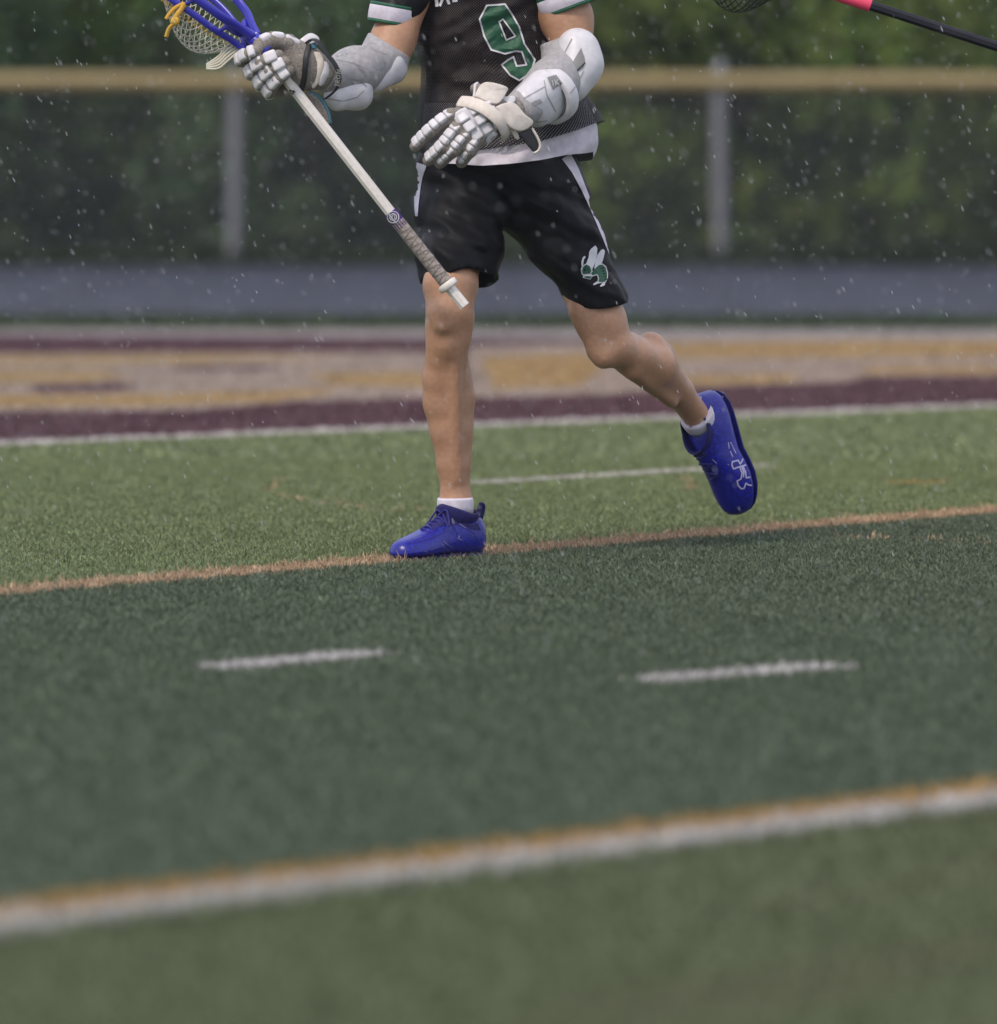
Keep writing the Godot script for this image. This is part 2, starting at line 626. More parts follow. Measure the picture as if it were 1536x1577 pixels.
func paint(x: float, d: float) -> Color:
	# worn and frayed edges follow the fibres
	var w := 0.010 * rng.randfn()
	for i in strips.size():
		var s: Array = strips[i]
		if absf(strip_side(s, x, d) + w) < s[4] * 0.5:
			var t := along(s, x, d)
			if s[6] or (t > 0.02 * rng.randf() and t < 1.0 - 0.03 * rng.randf()):
				var wear := nz.get_noise_2d(x * 9.0 + i * 31.0, d * 5.0)
				if i == 0 and wear > 0.45: continue
				return s[5]
	var far := strip_side(strips[3], x, d)
	if far > 0.0:
		if d > 32.3 - 0.2 * x: return Color(0.36, 0.33, 0.35)
		for l in letters:
			if Geometry2D.is_point_in_polygon(Vector2(x + w, d + w), l[0]): return l[1]
		return MAROON
	if strip_side(strips[0], x, d) > 0.0:
		# faint old marks
		var a := Vector2((x + 0.05) / 0.55, (d - 19.55) / 1.25)
		if absf(a.length() - 1.0) < 0.035 and a.y < 0.35 and rng.randf() < 0.22 and nz.get_noise_2d(x * 20, d * 4) > 0.0: return TAN
		return LIGHT_TURF
	if strip_side(strips[2], x, d) > 0.0:
		var q := strip_side([0.75, 17.3, 1.6, 16.6, 0.0], x, d)
		if absf(q) < 0.06 and x > 0.75 and rng.randf() < 0.12: return TAN
		return DARK_TURF
	# trodden, browner streaks
	var worn := smoothstep(0.05, 0.4, nz.get_noise_2d(x * 14.0 + d * 9.0, (d - x * 1.2) * 46.0))
	return NEAR_TURF.lerp(Color(0.150, 0.125, 0.075), 0.55 * worn)

func build_turf() -> void:
	# tufts: a few standing fibres each
	var b := Buf.new()
	var r := RandomNumberGenerator.new()
	r.seed = 77
	for k in 8:
		var p := Vector3(r.randf_range(-0.011, 0.011), 0, r.randf_range(-0.011, 0.011))
		var a := r.randf() * TAU
		var w := Vector3(cos(a), 0, sin(a)) * r.randf_range(0.0007, 0.0013)
		var lean := Vector3(r.randfn() * 0.5, 0, r.randfn() * 0.5) * 0.010
		var h := r.randf_range(0.009, 0.017)
		var m := p + lean * 0.35 + Vector3(0, h * 0.6, 0)
		var t := p + lean + Vector3(0, h, 0)
		var s := b.v.size()
		b.v.append_array(PackedVector3Array([p - w, p + w, m + w * 0.9, m - w * 0.9, t + w * 0.4, t - w * 0.4]))
		b.ix.append_array(PackedInt32Array([s, s + 1, s + 2, s, s + 2, s + 3, s + 3, s + 2, s + 4, s + 3, s + 4, s + 5]))
		var tone := r.randf_range(0.6, 1.5)
		for i in 6: b.col.append(Color(tone, tone, tone * 0.95))
	var m := mat(1, 1, 1, 0.5, 0.36)
	m.vertex_color_use_as_albedo = true
	m.resource_name = "turf_fibre"
	var holder := Node3D.new()
	var mi := commit(b, "tuft", m, holder)
	var me: Mesh = mi.mesh
	var places := []
	var tints := PackedColorArray()
	rng.seed = 4
	for zone in [[6.5, 12.0, 0.022, 1.15], [12.0, 21.0, 0.0175, 1.0], [21.0, 33.6, 0.036, 1.9]]:
		var d: float = zone[0]
		var cell: float = zone[2]
		while d < zone[1]:
			var half := d * 0.0672 + 0.42
			var x := -half
			while x < half:
				var px := x + rng.randf_range(-0.5, 0.5) * cell
				var pd := d + rng.randf_range(-0.5, 0.5) * cell
				var c := paint(px, pd)
				var big := nz.get_noise_2d(px * 2.2, pd * 1.1)
				var k := 1.0 + 0.13 * rng.randfn() + 0.16 * big
				if rng.randf() < 0.02: k *= 1.8
				k = clampf(k, 0.4, 2.2)
				var warm := 1.0 + 0.10 * nz.get_noise_2d(px * 3.0 + 50.0, pd * 1.4)
				var a := rng.randf() * TAU
				var sc: float = zone[3] * rng.randf_range(0.85, 1.2)
				var sh: float = rng.randf_range(0.75, 1.2)
				if c == TAN: sh *= 1.8 if rng.randf() < 0.07 else 1.1
				var ca := cos(a) * sc
				var sa := sin(a) * sc
				places.append(Transform3D(Vector3(ca, 0, -sa), Vector3(0, sh, 0), Vector3(sa, 0, ca), Vector3(px, -0.008, -pd)))
				tints.append(Color(minf(c.r * k * warm, 0.8), minf(c.g * k, 0.8), minf(c.b * k / warm, 0.8)))
				x += cell
			d += cell
	var mm := MultiMesh.new()
	mm.transform_format = MultiMesh.TRANSFORM_3D
	mm.use_colors = true
	mm.mesh = me
	mm.instance_count = places.size()
	for i in places.size():
		mm.set_instance_transform(i, places[i])
		mm.set_instance_color(i, tints[i])
	print("tufts ", places.size())
	var o := MultiMeshInstance3D.new()
	o.name = "turf_fibres"
	o.multimesh = mm
	add_child(o)
	holder.free()
	tag(o, "short wet artificial turf fibres in green with painted white, orange and maroon areas", "turf", "", "stuff")

func sheet(called: String, pts: Array, y: float, m: Material) -> MeshInstance3D:   # ground polygon given as x, depth pairs
	var poly := pv(pts)
	var ids := Geometry2D.triangulate_polygon(poly)
	var b := Buf.new()
	for p in poly:
		b.v.append(Vector3(p.x, y - 0.012, -p.y))
		b.n.append(Vector3.UP)
	b.ix = ids
	# face up, clockwise seen from above
	for t in range(0, b.ix.size(), 3):
		var f := (b.v[b.ix[t + 2]] - b.v[b.ix[t]]).cross(b.v[b.ix[t + 1]] - b.v[b.ix[t]])
		if f.y < 0:
			var q := b.ix[t + 1]
			b.ix[t + 1] = b.ix[t + 2]
			b.ix[t + 2] = q
	var o := commit(b, called, m, self)
	tag(o, "", "", "", "structure")
	return o

func turf_mat(c: Color, sd: int) -> StandardMaterial3D:
	var m := mat(c.r, c.g, c.b, 0.7)
	m.uv1_world_triplanar = true
	return tri(m, 1.2, noise_tex(0.05, Color(0.7, 0.72, 0.7), Color(1, 1, 1), 5, 512, sd), bump_tex(0.2, sd + 1, 8.0), 1.0)

func strip_poly(s: Array, extend: float, half: float) -> Array:
	var a := Vector2(s[0], s[1])
	var e := Vector2(s[2], s[3])
	var t := (e - a).normalized()
	var n := Vector2(-t.y, t.x) * half
	a -= t * extend
	e += t * extend
	return [a.x - n.x, a.y - n.y, e.x - n.x, e.y - n.y, e.x + n.x, e.y + n.y, a.x + n.x, a.y + n.y]

func between(s: Array, w: Array, ext: float) -> Array:
	var a := Vector2(s[0], s[1])
	var e := Vector2(s[2], s[3])
	var t := (e - a).normalized() * ext
	var f := Vector2(w[0], w[1])
	var h := Vector2(w[2], w[3])
	var u := (h - f).normalized() * ext
	return [a.x - t.x, a.y - t.y, e.x + t.x, e.y + t.y, h.x + u.x, h.y + u.y, f.x - u.x, f.y - u.y]

func build_ground() -> void:
	var light := turf_mat(LIGHT_TURF, 41)
	var dark := turf_mat(DARK_TURF, 43)
	sheet("ground", [-150, -60, 150, -60, 150, 300, -150, 300], -0.016, turf_mat(Color(0.045, 0.06, 0.03), 47))
	sheet("turf", [-30, -10, 30, -10, 30, 33.4, -30, 33.4], -0.012, light)
	sheet("turf_band", between(strips[2], strips[0], 5.0), -0.008, dark)
	var goal: Array = strips[3]
	var t := (Vector2(goal[2], goal[3]) - Vector2(goal[0], goal[1])).normalized()
	var n := Vector2(-t.y, t.x)
	var a := Vector2(goal[0], goal[1]) - t * 8.0
	var e := Vector2(goal[2], goal[3]) + t * 8.0
	sheet("end_zone", [a.x, a.y, e.x, e.y, 9.0, 30.5, -9.0, 34.1], -0.004, turf_mat(MAROON, 49))
	var names := ["tan_line", "sideline", "sideline_edge", "goal_line", "field_mark", "field_mark", "field_mark", "field_mark"]
	for i in strips.size():
		var s: Array = strips[i]
		sheet(names[i], strip_poly(s, 5.0 if s[6] else 0.0, s[4] * 0.5), 0.0005 * i, turf_mat(s[5], 60 + i))
	sheet("end_line", [-9, 34.1, 9, 30.5, 9, 31.7, -9, 35.3], 0.0, turf_mat(WHITE, 71))
	for l in letters:
		var pts := []
		for p in l[0]: pts.append_array([p.x, p.y])
		sheet("end_zone_lettering", pts, 0.012 - 0.0006 * letters.find(l), turf_mat(l[1], 72))
	# wet running track
	var tr := mat(0.045, 0.049, 0.076, 0.55, 0.25)
	tr.uv1_world_triplanar = true
	tri(tr, 0.35, noise_tex(0.012, Color(0.6, 0.6, 0.63), Color(1, 1, 1), 3, 512, 81), bump_tex(0.3, 82, 3.0), 0.25)
	sheet("running_track", [-40, 35.4, 40, 35.0, 40, 47.6, -40, 47.6], 0.0, tr)

func build_letters() -> void:
	# bold outlined letters across the end zone: gold strokes with pale borders (x, depth)
	var gold := GOLD
	var pale := Color(0.37, 0.31, 0.285)
	# outlines of the lettering on the ground: sideways place over depth, and depth as metres from the camera
	var on_ground := func(a: Array) -> PackedVector2Array:
		var out := PackedVector2Array()
		for i in range(0, a.size(), 2):
			var d := depth_of(a[i + 1] + 4.0)
			out.append(Vector2((a[i] - 768.0) / 11550.0 * d, d))
		return out
	for l in [
			[gold, -60, 545, 300, 542, 560, 546, 300, 556, -60, 558], [gold, -60, 566, 150, 567, 205, 577, 120, 586, -60, 586], [MAROON, 55, 588, 200, 586, 215, 593, 150, 600, 50, 600], [MAROON, 270, 560, 420, 559, 420, 566, 270, 567],
			[gold, -60, 604, 250, 602, 420, 598, 520, 592, 500, 604, 410, 615, 250, 621, -60, 623], [gold, 470, 572, 620, 568, 680, 574, 660, 592, 520, 590],
			[gold, 1020, 523, 1600, 516, 1600, 545, 1040, 548], [gold, 1060, 574, 1225, 572, 1225, 584, 1060, 589], [gold, 740, 545, 900, 540, 930, 560, 900, 590, 760, 595], [gold, 1330, 561, 1600, 560, 1600, 571, 1330, 572],
			[pale, -60, 541, 640, 538, 700, 545, 700, 606, 430, 616, 300, 628, -60, 630], [pale, 720, 530, 1000, 520, 1600, 512, 1600, 574, 1330, 575, 1310, 584, 1060, 592, 930, 604, 720, 608]]:
		letters.append([on_ground.call(l.slice(1)), l[0]])

# ---------------------------------------------------------------- fence and planting
func build_fence() -> void:
	var where := Vector3(-1.69, 0, -48.1)
	var root := thing("chain_link_fence", where, "low chain link fence with yellow top guard in front of the green bushes", "fence")
	var galv := tri(mat(0.30, 0.30, 0.33, 0.45), 6.0, noise_tex(0.03, Color(0.8, 0.8, 0.8), Color(1, 1, 1), 4, 256, 91))
	var yellow := tri(mat(0.28, 0.215, 0.085, 0.35), 2.0, noise_tex(0.02, Color(0.90, 0.88, 0.85), Color(1, 1, 1), 4, 256, 92))
	var wire := mat(0.14, 0.15, 0.16, 0.5)
	for k in range(-2, 4):
		var x := 3.095 * k
		var lean := 0.02 if k == 1 else -0.01
		var p := tube([Vector3(x + lean, 0, 0), Vector3(x, 1.12, 0)], [0.040], 12)
		var o := commit(p, "post", galv, root)
		var c := tube([Vector3(x, 1.12, 0), Vector3(x + 0.01, 1.26, 0), Vector3(x + 0.03, 1.29 if k == 1 else 1.25, 0), Vector3(x + 0.03, 1.295 if k == 1 else 1.255, 0)], [0.040, 0.034, 0.03, 0.01], 12)
		commit(c, "post_cap", galv, o)
	commit(tube([Vector3(-6.6, 1.13, -0.052), Vector3(9.7, 1.13, -0.052)], [0.021], 10), "top_rail", galv, root)
	var guard := []
	for i in 60:
		guard.append(Vector3(-6.6 + 16.3 * i / 59.0, 1.155 + 0.006 * nz.get_noise_1d(i * 9.0), 0.0))
	commit(tube(guard, [0.060], 14), "rail_guard", yellow, root)
	for k in range(-2, 3):
		var b := Buf.new()
		var x0 := 3.095 * k
		var s := 0.057
		var n := int((3.095 + 1.1) / s)
		for sgn in [1, -1]:
			for i in n:
				var u := i * s - 1.1
				var a := Vector2(u, 0.03)
				var e := Vector2(u + 1.1, 1.13)
				if a.x < 0: a = Vector2(0, 0.03 - u)
				if e.x > 3.095: e = Vector2(3.095, 1.13 - (u + 1.1 - 3.095))
				if e.x - a.x < 0.01: continue
				var f := func(q: Vector2) -> Vector3: return Vector3(x0 + (q.x if sgn > 0 else 3.095 - q.x), q.y, 0.046 + 0.002 * sgn)
				tube([f.call(a), f.call(e)], [0.0013], 3, 1.0, Vector3.ZERO, b)
		var o := commit(b, "wire_mesh", wire, root)
		o.set_meta("kind", "stuff")

func leaf(b: Buf, p: Vector3, size: float, col: Color, outward: Vector3) -> void:
	var nn := (outward * 0.8 + Vector3(rng.randfn(), 0.7 + rng.randfn(), rng.randfn()) * 0.5).normalized()
	var d := (Vector3(rng.randfn(), rng.randfn() - 0.6, rng.randfn())).normalized()
	d = (d - nn * d.dot(nn)).normalized()
	var s := nn.cross(d).normalized() * size * 0.32
	var q := b.v.size()
	b.v.append_array(PackedVector3Array([p - d * size * 0.5, p + s, p + d * size * 0.55 - nn * size * 0.12, p - s]))
	b.n.append_array(PackedVector3Array([nn, nn, nn, nn]))
	b.col.append_array(PackedColorArray([col, col, col, col]))
	b.ix.append_array(PackedInt32Array([q, q + 1, q + 2, q, q + 2, q + 3]))

func plant(called: String, label: String, category: String, group: String, where: Vector3, h: float, w: float, leaves: int, size: float, col: Color, low: float, trunk_r: float, stems: int) -> void:
	var root := thing(called, where, label, category, group)
	var wood := Buf.new()
	for i in stems:
		var a := rng.randf() * TAU
		var spread := w * 0.3 if stems > 1 else w * 0.05
		var foot := Vector3(cos(a), 0, sin(a)) * trunk_r * (1.5 if stems > 1 else 0.0)
		var tip := Vector3(cos(a) * spread, h * rng.randf_range(0.65, 0.9), sin(a) * spread)
		var pts := curve([foot + Vector3(0, -0.05, 0), foot.lerp(tip, 0.35) + Vector3(rng.randfn(), 0, rng.randfn()) * 0.03 * h, foot.lerp(tip, 0.7) + Vector3(rng.randfn(), 0, rng.randfn()) * 0.03 * h, tip], 4)
		var rad := []
		for j in pts.size(): rad.append(trunk_r * lerpf(1.0, 0.2, float(j) / pts.size()))
		tube(pts, rad, 7, 1.0, Vector3.ZERO, wood)
		for l in 6:
			var f := rng.randf_range(0.3, 0.95)
			var p0: Vector3 = pts[int(f * (pts.size() - 1))]
			var a2 := rng.randf() * TAU
			var e := p0 + Vector3(cos(a2) * w * 0.35, h * 0.12 + w * 0.1, sin(a2) * w * 0.35)
			tube([p0, p0.lerp(e, 0.5) + Vector3(0, -0.03, 0), e], [trunk_r * 0.4, trunk_r * 0.25, trunk_r * 0.08], 5, 1.0, Vector3.ZERO, wood)
	commit(wood, "trunk" if category == "tree" else "stem", M.bark, root)
	var lobes := []
	for i in 16:
		var a := rng.randf() * TAU
		var rr := sqrt(rng.randf()) * w * 0.42
		lobes.append([Vector3(cos(a) * rr, lerpf(low, h, rng.randf()), sin(a) * rr), rng.randf_range(0.16, 0.34) * minf(w, h - low + 0.4), rng.randf_range(0.75, 1.3)])
	var crown := Buf.new()
	for i in leaves:
		var l: Array = lobes[rng.randi() % lobes.size()]
		var v: Vector3 = Vector3(rng.randfn(), rng.randfn() * 0.8, rng.randfn()).normalized() * l[1] * pow(rng.randf(), 0.2)
		var p: Vector3 = l[0] + v
		if p.y < 0.03: continue
		var k: float = l[2] * rng.randf_range(0.7, 1.3)
		leaf(crown, p, size * rng.randf_range(0.7, 1.3), Color(col.r * k * rng.randf_range(0.85, 1.2), col.g * k, col.b * k), v.normalized())
	commit(crown, "crown" if category == "tree" else "foliage", M.leaf, root)

func build_planting() -> void:
	M.bark = tri(mat(0.05, 0.042, 0.038, 0.9), 3.0, noise_tex(0.04, Color(0.6, 0.6, 0.6), Color(1, 1, 1), 4, 256, 95))
	M.leaf = mat(1, 1, 1, 0.6, 0.2)
	M.leaf.vertex_color_use_as_albedo = true
	M.leaf.backlight_enabled = true
	M.leaf.backlight = Color(0.6, 0.65, 0.4)
	rng.seed = 91
	var greens := [Color(0.060, 0.108, 0.024), Color(0.044, 0.080, 0.030), Color(0.086, 0.126, 0.026), Color(0.052, 0.084, 0.036)]
	var kinds := ["mid green", "dark green", "yellowish green", "grey green"]
	var spots := [[-5.4, 51.0, 2.2, 2.4], [-3.9, 50.2, 1.9, 2.0], [-2.75, 51.3, 2.5, 2.0], [-1.55, 50.0, 1.5, 1.6], [-0.35, 50.9, 2.3, 2.0], [0.85, 50.2, 1.9, 1.8], [1.9, 51.2, 2.4, 2.0], [2.9, 50.1, 1.7, 1.7], [4.0, 50.8, 2.2, 2.0], [5.5, 50.9, 2.3, 2.4]]
	var spot_words := ["leftmost shrub in the row just behind the fence", "second shrub from the left behind the fence", "third shrub from the left behind the fence", "short shrub behind the fence post left of the player", "fifth shrub from the left behind the fence", "shrub right behind the player's shorts beyond the fence", "shrub behind the fence post right of the player", "short shrub just right of the right fence post", "second shrub from the right behind the fence", "rightmost shrub in the row just behind the fence"]
	for i in spots.size():
		var s: Array = spots[i]
		var kd: int = [0, 1, 0, 3, 1, 2, 0, 2, 0, 1][i]
		plant("shrub", kinds[kd] + " leafy " + spot_words[i], "shrub", "shrubs growing behind the fence", Vector3(s[0], 0, -s[1]), s[2], s[3], 5200, 0.12, greens[kd], 0.12, 0.03, 4)
	var tall := [[-4.6, 54.2, 3.4, 3.0], [-2.0, 53.6, 3.0, 2.8], [0.3, 54.4, 3.6, 3.0], [2.6, 53.7, 3.1, 2.8], [4.8, 54.3, 3.4, 3.0]]
	var tall_words := ["leftmost tall bush between the shrub row and the trees", "second tall bush from the left between shrubs and trees", "middle tall bush between the shrub row and the trees", "second tall bush from the right between shrubs and trees", "rightmost tall bush between the shrub row and the trees"]
	for i in tall.size():
		var s: Array = tall[i]
		plant("tall_bush", tall_words[i], "bush", "tall bushes behind the shrubs", Vector3(s[0], 0, -s[1]), s[2], s[3], 6500, 0.15, greens[[0, 2, 3, 0, 2][i]], 0.2, 0.05, 5)
	var trees := [[-7.5, 61.0, 8.0], [-4.4, 60.0, 7.0], [-1.4, 61.5, 8.5], [1.6, 60.4, 7.5], [4.4, 61.2, 8.0], [7.6, 60.2, 7.5]]
	var tree_words := ["leftmost broad tree standing behind the bushes", "second broad tree from the left behind the bushes", "third broad tree from the left behind the bushes", "third broad tree from the right behind the bushes", "second broad tree from the right behind the bushes", "rightmost broad tree standing behind the bushes"]
	for i in trees.size():
		var s: Array = trees[i]
		plant("broadleaf_tree", tree_words[i], "tree", "trees behind the bushes", Vector3(s[0], 0, -s[1]), s[2], 4.6, 6000, 0.24, greens[[1, 0, 3, 1, 0, 3][i]], 0.5, 0.14, 1)
	# the wood behind, one mass
	var b := Buf.new()
	for i in 26000:
		var p := Vector3(rng.randf_range(-22, 22), 0, -rng.randf_range(64.0, 71.0))
		p.y = rng.randf() * (9.0 + 2.5 * nz.get_noise_1d(p.x * 8.0))
		var k := 0.7 + 0.6 * absf(nz.get_noise_3d(p.x * 14, p.y * 14, 0.0)) + 0.3 * rng.randf()
		leaf(b, p, 0.45, Color(0.055 * k, 0.080 * k, 0.045 * k), Vector3(rng.randfn(), 0.3, rng.randfn()).normalized())
	var o := commit(b, "woodland", M.leaf, self)
	tag(o, "dense dark green wood filling the background behind the trees", "woodland", "", "stuff")
	# rough grass along the foot of the fence and between the track and the end line
	var gb := Buf.new()
	for i in 26000:
		var far := i % 2 == 0
		var p := Vector3(rng.randf_range(-4.6, 4.6), 0, -(rng.randf_range(47.6, 49.6) if far else rng.randf_range(33.5, 35.2)))
		var hgt := rng.randf_range(0.04, 0.16) if far else rng.randf_range(0.02, 0.05)
		var q := gb.v.size()
		var w := Vector3(rng.randf_range(-1, 1), 0, rng.randf_range(-1, 1)).normalized() * 0.008
		var lean := Vector3(rng.randfn(), 0, rng.randfn()) * hgt * 0.3
		gb.v.append_array(PackedVector3Array([p - w, p + w, p + lean + Vector3(0, hgt, 0)]))
		var nn := Vector3(rng.randfn() * 0.4, 1, rng.randfn() * 0.4).normalized()
		gb.n.append_array(PackedVector3Array([nn, nn, nn]))
		var k := rng.randf_range(0.7, 1.3)
		var c := Color(0.035 * k, 0.045 * k, 0.028 * k) if far else Color(0.06 * k, 0.085 * k, 0.05 * k)
		gb.col.append_array(PackedColorArray([c, c, c]))
		var fn := (gb.v[q + 2] - gb.v[q]).cross(gb.v[q + 1] - gb.v[q])
		gb.ix.append_array(PackedInt32Array([q, q + 1, q + 2] if fn.dot(nn) > 0.0 else [q, q + 2, q + 1]))
	o = commit(gb, "rough_grass", M.leaf, self)
	tag(o, "green rough grass along both edges of the grey track", "grass", "", "stuff")

# ---------------------------------------------------------------- the player
func build_player() -> void:
	var root := thing("person", FEET, "lacrosse player in black jersey and shorts mid stride, holding a white stick", "person")
	build_body(root)
	build_shorts(root)
	build_jersey(root)
	build_elbow_pads(root)
	build_gloves(root)
	build_shoes(root)

func build_body(root: Node) -> void:
	var P := [
		# planted leg
		cap(712, 290, -0.13, 50, 694, 440, 0.03, 40), cap(694, 440, 0.04, 41, 693, 478, 0.055, 34.5, 12),
		cap(692, 482, 0.055, 34, 691, 528, 0.05, 30, 12), cap(683, 482, 0.086, 18, 684, 499, 0.089, 16, 10), cap(713, 490, 0.055, 17, 711, 520, 0.05, 15, 10), cap(690, 530, 0.082, 9, 692, 545, 0.074, 8, 12), cap(668, 505, 0.05, 12, 668, 530, 0.045, 10, 12),
		cap(690, 515, 0.045, 30, 688, 548, 0.03, 31, 8), cap(688, 548, 0.03, 31, 686, 582, 0.012, 34, 8), cap(686, 582, 0.012, 34, 688, 618, 0.0, 35.5, 8), cap(688, 618, 0.0, 35.5, 694, 662, 0.0, 31.5, 8), cap(694, 662, 0.0, 31.5, 699, 715, 0.0, 25.5, 8), cap(699, 715, 0.0, 25.5, 703, 780, 0.0, 21, 8),
		cap(711, 556, 0.0, 12, 715, 612, -0.005, 17, 7), cap(715, 612, -0.005, 17, 714, 700, 0.0, 12, 7), cap(699, 545, 0.066, 11, 703, 740, 0.026, 9, 8),
		cap(703, 780, 0.0, 22, 712, 815, -0.01, 18), cap(708, 835, 0.0, 12, 680, 842, 0.04, 10),
		# trailing leg
		cap(835, 285, -0.14, 58, 910, 452, -0.10, 39, 12), cap(910, 452, -0.10, 39, 927, 496, -0.09, 37.5, 12), cap(927, 496, -0.09, 37.5, 942, 532, -0.085, 31, 12),
		cap(922, 540, -0.062, 19, 930, 549, -0.060, 19, 12), cap(953, 537, -0.10, 29, 975, 549, -0.14, 29, 14), cap(975, 549, -0.14, 30, 1008, 563, -0.21, 33, 12), cap(1008, 563, -0.21, 33, 1044, 602, -0.33, 23.5, 12), cap(1044, 602, -0.33, 23.5, 1078, 646, -0.41, 21, 12),
		cap(1002, 535, -0.22, 25, 1017, 547, -0.25, 24, 9), cap(975, 572, -0.12, 13, 1035, 618, -0.28, 11, 10), cap(900, 480, -0.07, 24, 915, 520, -0.062, 16, 12), cap(968, 520, -0.13, 10, 990, 530, -0.18, 9, 10), cap(1078, 646, -0.41, 21, 1092, 662, -0.44, 18, 12),
		# trunk
		cap(728, 262, -0.14, 66, 808, 262, -0.14, 66, 30), cap(750, 250, -0.14, 62, 735, 90, -0.13, 64, 30), cap(800, 250, -0.14, 62, 765, 90, -0.13, 64, 30), cap(715, 90, -0.13, 60, 708, -60, -0.13, 58, 30), cap(785, 90, -0.13, 60, 790, -60, -0.13, 58, 30),
		cap(680, -100, -0.13, 36, 820, -100, -0.13, 36, 30), cap(750, -110, -0.13, 48, 748, -180, -0.11, 42, 40),
		# arms
		cap(660, -80, -0.10, 36, 606, 62, -0.01, 31), cap(606, 62, -0.01, 31, 594, 96, 0.01, 28), cap(594, 96, 0.01, 28, 548, 108, 0.10, 29), cap(548, 108, 0.10, 27, 494, 112, 0.20, 15),
		cap(842, -80, -0.10, 36, 874, 30, -0.05, 36), cap(874, 30, -0.05, 36, 887, 96, -0.02, 29), cap(887, 96, -0.02, 29, 850, 128, 0.08, 29), cap(850, 128, 0.08, 27, 798, 168, 0.18, 15),
		# head
		cap(748, -180, -0.11, 40, 746, -200, -0.10, 42, 30), cap(746, -262, -0.12, 68, 745, -275, -0.10, 66, 20), cap(745, -235, -0.06, 42, 745, -215, -0.03, 30, 24), cap(744, -252, 0.005, 9, 744, -243, 0.020, 9, 10),
		cap(676, -255, -0.11, 10, 680, -238, -0.11, 8, 10), cap(814, -255, -0.11, 10, 810, -238, -0.11, 8, 10),
	]
	var b := nets(P, 0.0075)
	commit(b, "body", M.skin, root)
	var shell := func(p: Vector3, d: float) -> float: return maxf(maxf(d, -(d + 0.012)), maxf(g(0, -205).y - p.y, minf(p.z + 0.045, g(0, -275).y - p.y)))
	var hel := commit(nets([cap(745, -268, -0.115, 84, 745, -262, -0.085, 82, 20), cap(745, -240, -0.12, 80, 745, -215, -0.12, 76, 20)], 0.006, shell, true, 0.03), "helmet", M.helmet, root)
	for k in 4:
		var y := -250.0 + 17.0 * k
		commit(tube(curve([g(668, y, -0.05), g(690, y + 2, 0.035), g(745, y + 3, 0.07), g(800, y + 2, 0.035), g(822, y, -0.05)], 5), [0.003], 6), "cage_bar", M.black_strap, hel)

var shorts_skin: Hide
var hem_a: Vector3
var hem_b: Vector3

func shorts_field(p: Vector3, d0: float) -> float:
	var wrinkle := 0.0160 * nz.get_noise_3d(p.x * 190.0, p.y * 520.0 + p.x * 260.0, p.z * 190.0) + 0.0110 * nz.get_noise_3d(p.x * 330.0 + p.y * 90.0, p.y * 75.0, p.z * 330.0 + 40.0)
	var d := d0 + wrinkle * smoothstep(0.95, 0.80, p.y) + 0.006 * nz.get_noise_3d(p.x * 120.0, p.y * 620.0, p.z * 120.0) * smoothstep(0.62, 0.85, p.y)
	d = maxf(d, -(d + 0.0125))
	# leg openings
	if p.x < 0.103 + (0.75 - p.y) * 0.5:
		d = maxf(d, -(p.y - (hem_a.y + 0.24 * (p.z - hem_a.z) + 0.16 * (p.x - hem_a.x) + 0.004 * sin(p.x * 70.0))))
	else:
		d = maxf(d, -(p.y - (hem_b.y - 0.24 * (p.z - hem_b.z) + 0.06 * (p.x - hem_b.x))))
	return maxf(d, p.y - 0.892)

